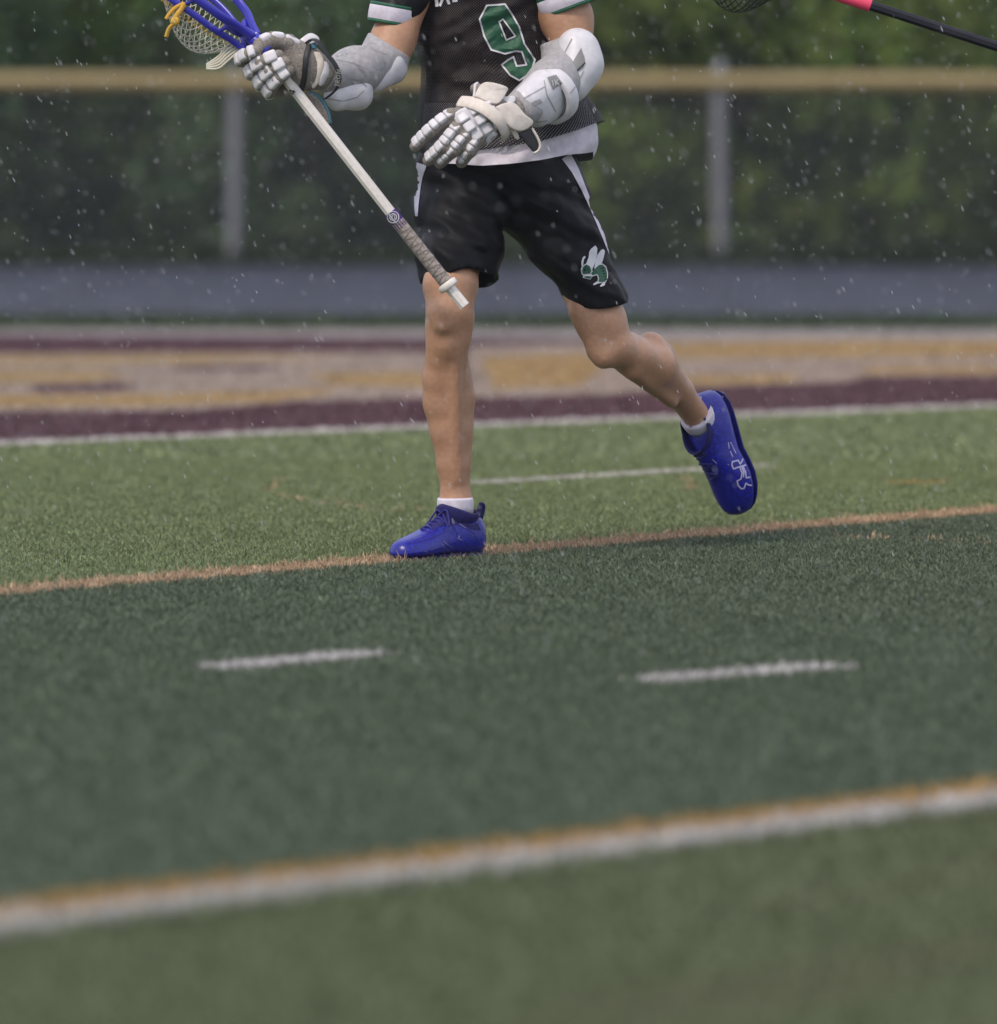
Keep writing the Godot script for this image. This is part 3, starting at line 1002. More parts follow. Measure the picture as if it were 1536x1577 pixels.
func build_shorts(root: Node) -> void:
	hem_a = g(692, 432, 0.0)
	hem_b = g(914, 463, -0.10)
	var P := [
		cap(726, 262, -0.13, 80, 806, 256, -0.13, 82, 40), cap(806, 262, -0.13, 80, 826, 292, -0.13, 74, 20), cap(826, 292, -0.13, 74, 866, 366, -0.115, 60, 16), cap(866, 366, -0.115, 60, 892, 402, -0.105, 51, 14), cap(892, 402, -0.105, 51, 914, 452, -0.10, 44, 14), cap(914, 452, -0.10, 44, 936, 505, -0.09, 44, 14),
		cap(716, 285, -0.12, 72, 707, 345, -0.07, 62, 20), cap(707, 345, -0.07, 62, 705, 402, -0.015, 60, 16), cap(705, 402, -0.015, 60, 703, 470, 0.02, 60, 16), cap(722, 370, -0.07, 48, 724, 480, -0.06, 47, 16),
	]
	var b := nets(P, 0.0050, shorts_field, true, 0.036)
	var o := commit(b, "shorts", M.black_cloth, root)
	shorts_skin = Hide.new(b)
	# white side stripes
	var s := Buf.new()
	lay_poly(shorts_skin, wide(v2([872, 240, 886, 262, 899, 290, 912, 320, 925, 352, 936, 380, 944, 402]), [16, 12, 8, 6, 5, 4, 2]), -0.1, 0.003, s)
	commit(s, "side_stripe", M.white_cloth, o)
	s = Buf.new()
	lay_poly(shorts_skin, wide(v2([650, 252, 645, 272, 643, 292, 642, 312, 642, 332]), [16, 12, 9, 7, 4]), -0.1, 0.003, s)
	commit(s, "side_stripe", M.white_cloth, o)
	# sewn-on insect badge on the trailing leg: a plain hornet
	var e := func(a: Array) -> PackedVector2Array:
		var out := PackedVector2Array()
		for i in range(0, a.size(), 2): out.append(Vector2(880.0 + a[i] / 13.14, 360.0 + a[i + 1] / 13.14))
		return out
	var w := Buf.new()
	for poly in [[365, 350, 410, 290, 490, 232, 528, 290, 520, 420, 490, 560, 410, 740, 350, 640, 300, 590, 350, 470], [525, 430, 600, 330, 650, 305, 685, 350, 660, 470, 620, 590, 540, 640, 460, 720, 480, 600],
			[205, 640, 200, 570, 225, 480, 265, 440, 290, 460, 255, 510, 240, 600, 235, 650], [440, 1005, 520, 950, 545, 960, 510, 1010, 450, 1030], [575, 1050, 620, 990, 690, 960, 675, 1030, 600, 1060]]:
		lay_poly(shorts_skin, e.call(poly), -0.05, 0.0035, w, 2.5)
	for poly in [[190, 700, 215, 640, 300, 590, 390, 640, 440, 760, 480, 660, 560, 605, 640, 600, 710, 660, 745, 800, 735, 900, 700, 970, 600, 985, 520, 1000, 540, 900, 520, 830, 430, 850, 380, 915, 230, 880, 240, 840, 205, 800]]:
		lay_poly(shorts_skin, e.call(poly), -0.05, 0.0030, w, 2.5)
	commit(w, "badge_outline", M.letter_white, o)
	var gr := Buf.new()
	for poly in [[225, 700, 240, 655, 300, 610, 375, 650, 400, 730, 380, 800, 290, 800, 240, 810, 215, 760], [400, 790, 470, 700, 560, 625, 640, 618, 700, 680, 728, 800, 720, 890, 685, 955, 600, 965, 550, 960, 560, 890, 545, 830, 520, 800, 430, 830], [250, 870, 290, 845, 420, 850, 375, 900]]:
		lay_poly(shorts_skin, e.call(poly), -0.05, 0.0045, gr, 2.5)
	commit(gr, "badge", M.green_cloth, o)
	for i in 5:
		var a := Vector2(575 + i * 22, 690 + i * 55)
		commit(lay_poly(shorts_skin, e.call([a.x, a.y, a.x + 40, a.y - 14, a.x + 95 - i * 6, a.y - 12, a.x + 95 - i * 6, a.y + 8, a.x + 40, a.y + 10]), -0.05, 0.0052, null, 2.5), "badge_stripe", M.black_cloth, o)
	commit(lay_poly(shorts_skin, e.call([245, 720, 270, 695, 295, 725, 270, 750]), -0.05, 0.0052, null, 2.5), "badge_eye", M.black_cloth, o)

func row(y: Callable, xl: float, xr: float, cz: float, rz: float, n: int, fold: Callable) -> PackedVector3Array:
	var ring := PackedVector3Array()
	for k in n:
		var a := TAU * k / n
		var cx := signf(cos(a)) * pow(absf(cos(a)), 0.85)
		var cs := signf(sin(a)) * pow(absf(sin(a)), 0.85)
		var x := lerpf(xl, xr, 0.5 + 0.5 * cx)
		var yy: float = y.call(x, cs)
		var f: float = fold.call(x, yy, cs)
		ring.append(g(x, yy, cz + (rz + f) * cs))
	return ring

func step_curve(pts: Array, x: float) -> float:
	if x <= pts[0]: return pts[1]
	for i in range(2, pts.size(), 2):
		if x <= pts[i]: return lerpf(pts[i - 1], pts[i + 1], (x - pts[i - 2]) / (pts[i] - pts[i - 2]))
	return pts[pts.size() - 1]

func build_jersey(root: Node) -> void:
	var n := 110
	var fold := func(x: float, y: float, cs: float) -> float:
		var q := (y + x * 0.55) * 0.030
		var f := 0.011 * nz.get_noise_2d(q * 46.0, (x - y * 0.6) * 0.35) + 0.010 * nz.get_noise_3d(x * 0.9, y * 2.2, cs * 30.0)
		f += 0.012 * exp(-pow((y - 95.0 - (x - 650.0) * 0.45) / 9.0, 2.0)) * smoothstep(800.0, 650.0, x) - 0.010 * exp(-pow((y - 118.0 - (x - 650.0) * 0.4) / 9.0, 2.0)) * smoothstep(820.0, 650.0, x)
		return f + 0.012 * smoothstep(150.0, 230.0, y) * sin(x * 0.055 + cs * 2.0)
	var rows := [[-172, 700, 798, 0.065], [-160, 665, 835, 0.085], [-135, 630, 868, 0.105], [-60, 630, 862, 0.118], [0, 634, 850, 0.12], [50, 636, 852, 0.12], [75, 638, 860, 0.12], [103, 649, 876, 0.118], [130, 648, 897, 0.122], [170, 643, 917, 0.146], [200, 643, 928, 0.158]]
	var hem := [640, 238, 741, 231, 797, 223, 834, 217, 890, 200, 926, 186]
	var rings := []
	var ys := []
	for i in rows.size() - 1:
		var a: Array = rows[i]
		var c: Array = rows[i + 1]
		var m := maxi(2, int((c[0] - a[0]) / 6.0))
		for s in m:
			var t := float(s) / m
			ys.append([lerpf(a[0], c[0], t), lerpf(a[1], c[1], t), lerpf(a[2], c[2], t), lerpf(a[3], c[3], t)])
	for s in 9:
		ys.append([200.0, 643.0 + s * 0.5, 928.0 + 0.5 * s, 0.158 + 0.001 * s, s / 8.0])
	for q in ys:
		var fy := func(x: float, cs: float) -> float:
			var h := step_curve(hem, x) - 8.0 * minf(cs, 0.0)
			var drop: float = q[0] - 150.0
			if q.size() > 4:
				var y0 := lerpf(150.0, h, 50.0 / 62.0)
				return lerpf(y0, h, q[4])
			return q[0] if drop <= 0 else lerpf(150.0, h, drop / 62.0)
		rings.append(row(fy, q[1], q[2], -0.13, q[3], n, fold))
	var b := Buf.new()
	var cell := 0.0060
	for r in rings.size():
		var acc := 0.0
		for k in n + 1:
			var p: Vector3 = rings[r][k % n]
			if k > 0: acc += (p - rings[r][k - 1]).length()
			b.v.append(p)
			b.uv.append(Vector2(acc / cell, -p.y / cell))
	# even the cloth grain: same arc scale in every row
	for r in rings.size():
		for k in n + 1:
			b.uv[r * (n + 1) + k].x = 1.05 * k / n / cell
	for r in rings.size() - 1:
		for k in n:
			quad(b, r * (n + 1) + k, r * (n + 1) + k + 1, (r + 1) * (n + 1) + k + 1, (r + 1) * (n + 1) + k)
	var o := commit(b, "jersey", M.jersey, root)
	var sk := Hide.new(b)
	# undershirt below and behind it
	var uh := [640, 250, 700, 252, 741, 255, 787, 252, 834, 246, 874, 238, 900, 236, 925, 232]
	var ur := []
	for i in 40:
		var t := i / 39.0
		var fy := func(x: float, cs: float) -> float: return lerpf(-150.0, step_curve(uh, x) + (12.0 if cs < 0.2 else 0.0) * smoothstep(0.2, -0.3, cs), t)
		var y := lerpf(-150.0, 245.0, t)
		var xl := step_curve([-150, 660, -60, 640, 60, 645, 100, 657, 130, 656, 200, 650, 245, 652], y)
		var xr := step_curve([-150, 838, -60, 854, 60, 846, 130, 889, 200, 920, 230, 922, 245, 914], y)
		var rz := step_curve([-150, 0.085, -60, 0.108, 60, 0.110, 130, 0.112, 200, 0.146, 245, 0.162], y)
		ur.append(row(fy, xl, xr, -0.13, rz, 80, func(x, yy, cs): return 0.8 * fold.call(x, yy, cs)))
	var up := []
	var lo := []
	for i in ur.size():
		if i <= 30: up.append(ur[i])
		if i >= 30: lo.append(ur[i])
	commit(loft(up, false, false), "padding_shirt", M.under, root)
	commit(loft(lo, false, false), "undershirt", M.white_cloth, root)
	# sleeves
	var sl := [
		[g(672, -120, -0.12), g(634, -34, -0.06), g(602, 34, -0.02), 58.0, 44.0, 36.5, g(564, 30, -0.02) - g(632, 42, -0.02)],
		[g(830, -120, -0.12), g(862, -42, -0.07), g(880, 10, -0.05), 58.0, 48.0, 45.0, g(926, -4, -0.05) - g(839, 28, -0.05)],
	]
	for s in sl:
		var pts: Array = curve([s[0], s[1], s[2]], 8)
		var axis: Vector3 = (s[2] - s[1]).normalized()
		var side: Vector3 = s[6].normalized()
		var nrm := side.cross(Vector3(0, 0, 1)).normalized()
		if nrm.dot(axis) < 0: nrm = -nrm
		var dep := nrm.cross(side).normalized()
		var rs := []
		for i in pts.size():
			var t := float(i) / (pts.size() - 1)
			var r: float = (lerpf(s[3], s[4], t * 2) if t < 0.5 else lerpf(s[4], s[5], t * 2 - 1)) / PX
			var ring := PackedVector3Array()
			for k in 40:
				var a := TAU * k / 40.0
				ring.append(pts[i] + side * cos(a) * (r + 0.003 * sin(a * 3 + t * 5)) + dep * sin(a) * r)
			rs.append(ring)
		commit(loft(rs, false, false), "sleeve", M.black_cloth, o)
		var last: PackedVector3Array = rs[rs.size() - 1]
		for band in [[0.0, 5.0, 1.03, M.sleeve_green], [5.0, 26.0, 1.045, M.white_cloth], [26.0, 31.0, 1.03, M.sleeve_green]]:
			var rr := []
			for e in [[band[0], 0.97], [band[0], band[2]], [lerpf(band[0], band[1], 0.5), band[2] + 0.01], [band[1], band[2]], [band[1], 0.97]]:
				var ring := PackedVector3Array()
				for k in 40:
					var p: Vector3 = last[k] - s[2]
					ring.append(s[2] + p * e[1] - nrm * (e[0] - 4.0) / PX)
				rr.append(ring)
			commit(loft(rr, false, false), "sleeve_band", band[3], o)
	# the green number with its pale outline and the lettering above it
	var nine := v2([750, 9, 778, 7, 788, 21, 800, 42, 808, 68, 824, 92, 818, 112, 800, 124, 786, 116, 773, 100, 782, 93, 791, 88, 796, 102, 811, 100, 804, 80, 794, 79, 778, 83, 757, 77, 746, 56, 739, 30])
	commit(lay_poly(sk, PackedVector2Array(nine), 0.0, 0.0025), "number", M.green_cloth, o)
	var hole := v2([769, 34, 775, 30, 794, 56, 780, 62])
	commit(lay_poly(sk, PackedVector2Array(hole), 0.0, 0.0034), "number_opening", M.black_cloth, o)
	var ol := lay_line(sk, nine, 2.6, 0.0, 0.0040, null, true)
	lay_line(sk, hole, 2.2, 0.0, 0.0042, ol, true)
	commit(ol, "number_outline", M.letter_white, o)
	var tx := Buf.new()
	for q in [[666, -30, 671, 11, 676, 10, 672, -30], [676, 8, 684, -12, 688, -10, 679, 11], [685, -6, 690, 7, 694, 7, 690, -8], [697, -30, 697, 4, 705, 3, 704, -30], [712, -30, 713, -1, 720, -2, 719, -30]]:
		lay_poly(sk, pv(q), 0.0, 0.003, tx)
	commit(tx, "lettering", M.letter_white, o)

func band(centre: Vector3, axis: Vector3, r: float, half: float, thick: float, m: Material, called: String, parent: Node, oval := 1.0) -> Buf:
	var d := axis.normalized()
	var s := d.cross(Vector3.UP).normalized()
	var w := s.cross(d)
	var rings := []
	for e in [[-1.0, -0.5], [-1.0, 0.2], [-0.75, 0.5], [0.0, 0.58], [0.75, 0.5], [1.0, 0.2], [1.0, -0.5]]:
		var ring := PackedVector3Array()
		for k in 36:
			var a := TAU * k / 36.0
			var rr: float = r + thick * e[1]
			ring.append(centre + d * half * e[0] + s * cos(a) * rr + w * sin(a) * rr * oval)
		rings.append(ring)
	var lb := loft(rings, false, false)
	commit(lb, called, m, parent)
	return lb

func build_elbow_pads(root: Node) -> void:
	# arm with the free hand (right of the picture)
	var P := [cap(873, 66, -0.045, 41, 882, 98, -0.02, 40, 20), cap(882, 98, -0.02, 40, 850, 132, 0.07, 38, 20), cap(850, 132, 0.07, 38, 806, 166, 0.165, 29, 20)]
	var ruck := func(p: Vector3, d: float) -> float: return maxf(d + 0.004 * nz.get_noise_3d(p.x * 300, p.y * 520, p.z * 300), p.y - (g(0, 54).y + 0.35 * (p.x - g(875, 0).x)))
	var b := nets(P, 0.005, ruck, false, 0.01)
	var o := commit(b, "elbow_pad", M.pad_grey, root)
	var capd := nets([cap(894, 76, 0.012, 27, 897, 100, 0.018, 27, 26), cap(897, 100, 0.018, 27, 880, 132, 0.045, 27, 26), cap(884, 70, 0.012, 20, 884, 110, 0.03, 22, 26)], 0.004)
	commit(capd, "elbow_cap", M.pad_white, o)
	var fore := nets([cap(838, 138, 0.115, 31, 812, 158, 0.165, 26, 20), cap(846, 160, 0.09, 27, 828, 174, 0.13, 22, 20)], 0.004)
	commit(fore, "forearm_plate", M.pad_white, o)
	var ax := g(800, 170, 0.17) - g(872, 120, 0.03)
	var bb := band(g(849, 147, 0.092), ax, 0.0575, 0.018, 0.012, M.pad_white, "strap", o, 1.0)
	var st := Hide.new(merged([bb, fore, capd]))
	var sc := st
	var tl := Buf.new()
	lay_poly(sc, pv([895, 74, 901, 92, 899, 104, 878, 119, 874, 114, 884, 92]), 0.05, 0.002, tl)
	commit(tl, "panel", M.tile_grey, o)
	commit(lay_line(sc, v2([880, 117, 901, 97]), 2.0, 0.05, 0.003), "panel_groove", M.black_strap, o)
	commit(lay_poly(st, pv([843, 119, 857, 115, 866, 128, 852, 139]), 0.15, 0.002), "badge_tile", M.tile_grey, o)
	write_on(st, "JK", 855, 127.5, Vector3(1, 0.25, -0.2), Vector3(-0.2, 1, 0.15), 0.013, M.letter_white, o)
	commit(lay_poly(st, pv([806, 169, 812, 164, 821, 174, 814, 181]), 0.2, 0.003), "red_tag", M.red, o)
	write_on(st, "STX", 813, 172.5, Vector3(0.75, -0.75, -0.15), Vector3(0.6, 0.7, 0.2), 0.006, M.letter_white, o)
	for l in [[881, 60, 868, 84, 862, 104], [838, 124, 842, 146, 856, 172], [806, 152, 822, 143, 838, 134], [899, 110, 886, 134, 878, 144], [812, 186, 828, 188, 842, 186]]:
		commit(lay_line(st, v2(l), 1.6, 0.1, 0.0012), "seam", M.pad_grey, o)
	commit(lay_poly(st, pv([818, 158, 832, 152, 836, 158, 822, 166]), 0.15, 0.0014), "panel", M.pad_grey, o)
	# arm that holds the stick (left of the picture)
	P = [cap(597, 72, 0.0, 35, 590, 96, 0.02, 34, 20), cap(590, 96, 0.02, 34, 545, 110, 0.11, 35, 20), cap(545, 110, 0.11, 35, 506, 116, 0.185, 27, 20)]
	var ruck2 := func(p: Vector3, d: float) -> float: return maxf(d + 0.004 * nz.get_noise_3d(p.x * 300, p.y * 420, p.z * 300 + 70), (p.y - g(0, 62).y) + 0.62 * (p.x - g(590, 0).x))
	b = nets(P, 0.005, ruck2, false, 0.01)
	o = commit(b, "elbow_pad", M.pad_grey, root)
	commit(nets([cap(598, 96, 0.035, 21, 606, 104, 0.02, 18, 20), cap(598, 100, 0.045, 20, 572, 122, 0.085, 15, 20), cap(604, 110, 0.03, 17, 580, 126, 0.075, 14, 20)], 0.004), "elbow_cap", M.pad_white, o)
	var fp := nets([cap(554, 126, 0.125, 14, 552, 146, 0.125, 17, 20), cap(552, 148, 0.12, 19, 520, 158, 0.165, 13, 20), cap(548, 132, 0.135, 17, 512, 146, 0.185, 12, 20)], 0.004)
	commit(fp, "forearm_plate", M.pad_white, o)
	var lp := Hide.new(merged([b, fp]))
	for l in [[540, 122, 556, 124, 566, 134], [506, 152, 530, 156, 552, 150, 562, 140], [545, 96, 560, 104, 566, 118], [560, 62, 574, 76, 596, 84], [520, 92, 548, 98, 562, 112]]:
		commit(lay_line(lp, v2(l), 1.4, 0.1, 0.0012), "seam", M.seam_grey, o)
	var sl := Hide.new(b)
	write_on(sl, "STX", 529, 84, Vector3(1, 0.45, -0.65), Vector3(-0.35, 1, 0.1), 0.014, M.letter_white, o)
	write_on(sl, "FIGHT", 572, 66, Vector3(1, -0.35, -0.5), Vector3(0.25, 1, 0.1), 0.006, M.letter_white, o)

func finger(path: Array, r0: float, r1: float, P: Array) -> void:
	for i in path.size() - 1:
		var t0 := float(i) / (path.size() - 1)
		var t1 := float(i + 1) / (path.size() - 1)
		P.append([g(path[i][0], path[i][1], path[i][2]), g(path[i + 1][0], path[i + 1][1], path[i + 1][2]), lerpf(r0, r1, t0) / PX, lerpf(r0, r1, t1) / PX, 5.0 / PX])

func finger_pads(path: Array, count: int, w: float, h: float, lift: float, out_dir: Callable, parent: Node, from := 0.0, to := 1.0) -> void:
	var pts := []
	for p in path: pts.append(g(p[0], p[1], p[2]))
	var sm := curve(pts, 10)
	var total := sm.size() - 1
	for i in count:
		var t0 := lerpf(from, to, float(i) / count)
		var t1 := lerpf(from, to, float(i + 1) / count)
		if i == count - 1: t1 = to + 0.03
		var a: Vector3 = sm[clampi(roundi(t0 * total), 0, total)]
		var c: Vector3 = sm[clampi(roundi(t1 * total), 0, total)]
		var up: Vector3 = out_dir.call((a + c) * 0.5)
		var gap := (c - a) * 0.005
		commit(pad(a + gap + up * lift, c - gap + up * lift, up, w, h), "finger_pad", M.pad_white, parent)

func build_gloves(root: Node) -> void:
	# free hand, back of the hand to the camera
	var F := [
		[[712, 176, 0.235], [694, 178, 0.255], [664, 201, 0.262], [640, 225, 0.240]],
		[[722, 190, 0.240], [704, 199, 0.262], [682, 226, 0.268], [660, 247, 0.245]],
		[[734, 199, 0.240], [719, 209, 0.262], [698, 232, 0.268], [678, 251, 0.245]],
		[[746, 206, 0.235], [738, 213, 0.255], [724, 232, 0.262], [711, 250, 0.240]],
		[[772, 160, 0.200], [752, 142, 0.195], [733, 137, 0.185]],
	]
	var P := [cap(788, 172, 0.19, 24, 752, 180, 0.225, 27, 16), cap(757, 172, 0.222, 22, 716, 180, 0.235, 18, 16), cap(760, 188, 0.222, 22, 736, 202, 0.235, 18, 16), cap(748, 180, 0.225, 24, 724, 192, 0.236, 20, 16)]
	for i in 5: finger(F[i], 11.5, 9.0, P)
	var b := nets(P, 0.0035)
	var o := commit(b, "glove", M.leather, root)
	tag(o, "white padded glove on the free hand in front of the waist")
	var out := func(_p: Vector3) -> Vector3: return Vector3(-0.40, 0.46, 0.79)
	for i in 4: finger_pads(F[i], 6 if i < 3 else 5, 0.0240, 0.013, 0.0105, out, o, 0.28, 1.0)
	# blocks over the back of the hand
	var d := Vector2(-0.84, 0.54)
	var q := Vector2(0.54, 0.84)
	for r in 3:
		for c in 3:
			var m := Vector2(757, 172) + d * (20.0 * r) + q * (17.0 * (c - 0.9)) * (1.0 - 0.02 * r)
			if r == 2 and c == 0: m += d * 3
			var wob := 1.5 * sin(r * 7.0 + c * 3.0)
			var a := m - d * (9.0 + wob)
			var e := m + d * (9.0 - wob * 0.5)
			var z := 0.262 + 0.004 * r - 0.005 * absf(c - 1.0)
			commit(pad(g(a.x, a.y, z), g(e.x, e.y, z + 0.003), Vector3(-0.12, 0.3 - 0.25 * (c - 1), 0.9), 0.0230, 0.017, null, 0.35), "hand_pad", M.pad_white, o)
	commit(plate([[770, 160, 0.245], [740, 158, 0.252], [706, 170, 0.262], [700, 184, 0.266], [718, 203, 0.268], [742, 212, 0.262], [766, 200, 0.258]], 0.010, null, 0.4), "hand_shell", M.pad_white, o)
	# wrist strap, cuff flaps
	commit(tube(curve([g(708, 156, 0.235), g(726, 158, 0.262), g(748, 168, 0.278), g(768, 184, 0.280), g(779, 202, 0.262), g(778, 212, 0.238)], 6), [0.0150], 12, 0.30, Vector3(0.75, 0.62, 0.1)), "wrist_strap", M.pad_cream, o)
	commit(plate([[731, 149, 0.262], [738, 134, 0.250], [751, 127, 0.243], [779, 134, 0.225], [780, 143, 0.228], [764, 161, 0.262]], 0.009, null, 0.3), "cuff_flap", M.pad_cream, o)
	commit(plate([[763, 165, 0.272], [777, 159, 0.262], [792, 159, 0.250], [808, 176, 0.245], [821, 189, 0.236], [804, 202, 0.250], [784, 195, 0.268]], 0.009, null, 0.3), "cuff_flap", M.pad_cream, o)
	commit(plate([[762, 155, 0.235], [790, 148, 0.215], [792, 158, 0.222], [772, 163, 0.238]], 0.007), "cuff_flap", M.pad_white, o)
	commit(plate([[785, 196, 0.252], [795, 203, 0.250], [800, 213, 0.245], [793, 212, 0.245]], 0.006), "cuff_flap", M.pad_cream, o)
	commit(plate([[798, 205, 0.246], [819, 198, 0.232], [831, 222, 0.228], [829, 230, 0.230], [822, 234, 0.234]], 0.006), "cuff_lining", M.black_strap, o)
	commit(tube(curve([g(819, 197, 0.236), g(828, 212, 0.234), g(832, 224, 0.232), g(829, 232, 0.233), g(822, 236, 0.236)], 5), [0.0022, 0.003], 6), "cuff_piping", M.pad_cream, o)
	commit(tube(curve([g(731, 150, 0.25), g(732, 132, 0.235), g(736, 128, 0.225)], 4), [0.005, 0.004, 0.003], 6), "thumb_trim", M.pad_white, o)
	commit(pad(g(748, 219, 0.250), g(764, 203, 0.262), Vector3(0.2, -0.35, 0.9), 0.016, 0.012), "hand_pad", M.pad_white, o)
	write("STX", g(760, 212.5, 0.2655), Vector3(0.78, 0.62, 0.1), Vector3(-0.5, 0.7, 0.3), 0.0055, M.tile_grey, "lettering", o)
	# hand round the stick
	var K := [
		[[412, 82, 0.195], [386, 92, 0.190], [372, 93, 0.215], [380, 85, 0.243], [396, 79, 0.250]],
		[[428, 96, 0.195], [402, 112, 0.188], [386, 112, 0.215], [402, 97, 0.250], [430, 85, 0.256]],
		[[440, 108, 0.195], [416, 126, 0.188], [400, 129, 0.215], [416, 110, 0.252], [441, 96, 0.258]],
		[[450, 120, 0.195], [430, 138, 0.188], [414, 142, 0.215], [427, 124, 0.250], [446, 109, 0.256]],
		[[472, 82, 0.215], [445, 66, 0.222], [420, 62, 0.228], [402, 70, 0.236]],
	]
	P = [cap(500, 114, 0.195, 25, 468, 102, 0.195, 28, 16), cap(468, 98, 0.195, 26, 440, 84, 0.190, 20, 16), cap(470, 112, 0.190, 24, 446, 112, 0.186, 19, 16), cap(466, 92, 0.205, 22, 452, 78, 0.212, 17, 16), cap(464, 116, 0.208, 18, 456, 104, 0.21, 15, 16)]
	for i in 5: finger(K[i], 10.5 if i < 4 else 12.0, 8.5 if i < 4 else 12.0, P)
	b = nets(P, 0.0035)
	o = commit(b, "glove", M.leather, root)
	tag(o, "grey palmed white glove closed round the stick below its head")
	for i in 4:
		var c0 := g(K[i][4][0] + 6, K[i][4][1] + 10, 0.212)
		var out2 := func(p: Vector3) -> Vector3: return (p - c0).normalized()
		finger_pads(K[i], 4, 0.0265, 0.015, 0.0095, out2, o, 0.32, 1.0)
	finger_pads(K[4], 3, 0.030, 0.018, 0.011, func(_p): return Vector3(-0.1, 0.95, 0.15), o, 0.12, 1.0)
	commit(plate([[462, 62, 0.195], [478, 52, 0.185], [492, 60, 0.180], [486, 72, 0.190], [470, 76, 0.200]], 0.012, null, 0.3), "cuff_flap", M.pad_white, o)
	commit(tube(curve([g(477, 68, 0.225), g(473, 84, 0.243), g(471, 102, 0.247), g(469, 122, 0.240), g(464, 140, 0.222)], 6), [0.0062], 8, 0.35, Vector3(1, 0, 0.1)), "black_strap", M.black_strap, o)
	commit(tube(curve([g(474, 66, 0.215), g(482, 61, 0.228), g(492, 66, 0.236), g(503, 82, 0.242), g(517, 100, 0.240), g(524, 120, 0.232), g(518, 138, 0.222), g(502, 152, 0.212)], 6), [0.0085], 8, 0.3, Vector3(0.8, 0.4, 0.1)), "wrist_strap", M.black_strap, o)
	write("IRON", g(521.5, 120, 0.243), Vector3(0.15, 1, 0.05), Vector3(-1, 0.1, 0.05), 0.011, M.letter_dim, "lettering", o)
	commit(plate([[482, 80, 0.225], [494, 82, 0.225], [500, 100, 0.230], [492, 126, 0.225], [482, 136, 0.218], [479, 110, 0.226]], 0.010, null, 0.4), "cuff_pad", M.pad_cream, o)
	commit(plate([[496, 94, 0.226], [506, 98, 0.226], [508, 116, 0.224], [496, 132, 0.220], [490, 124, 0.222]], 0.010, null, 0.5), "cuff_pad", M.pad_white, o)
	commit(plate([[472, 142, 0.205], [484, 144, 0.205], [500, 164, 0.198], [509, 186, 0.192], [504, 190, 0.193], [486, 166, 0.200]], 0.007), "cuff_flap", M.leather, o)
	commit(tube(curve([g(476, 141, 0.206), g(492, 150, 0.204), g(505, 170, 0.197), g(510, 190, 0.193)], 5), [0.0035], 6), "cuff_piping", M.teal, o)
	commit(plate([[480, 67, 0.226], [487, 66, 0.226], [489, 74, 0.228], [482, 75, 0.228]], 0.006), "buckle", M.teal, o)

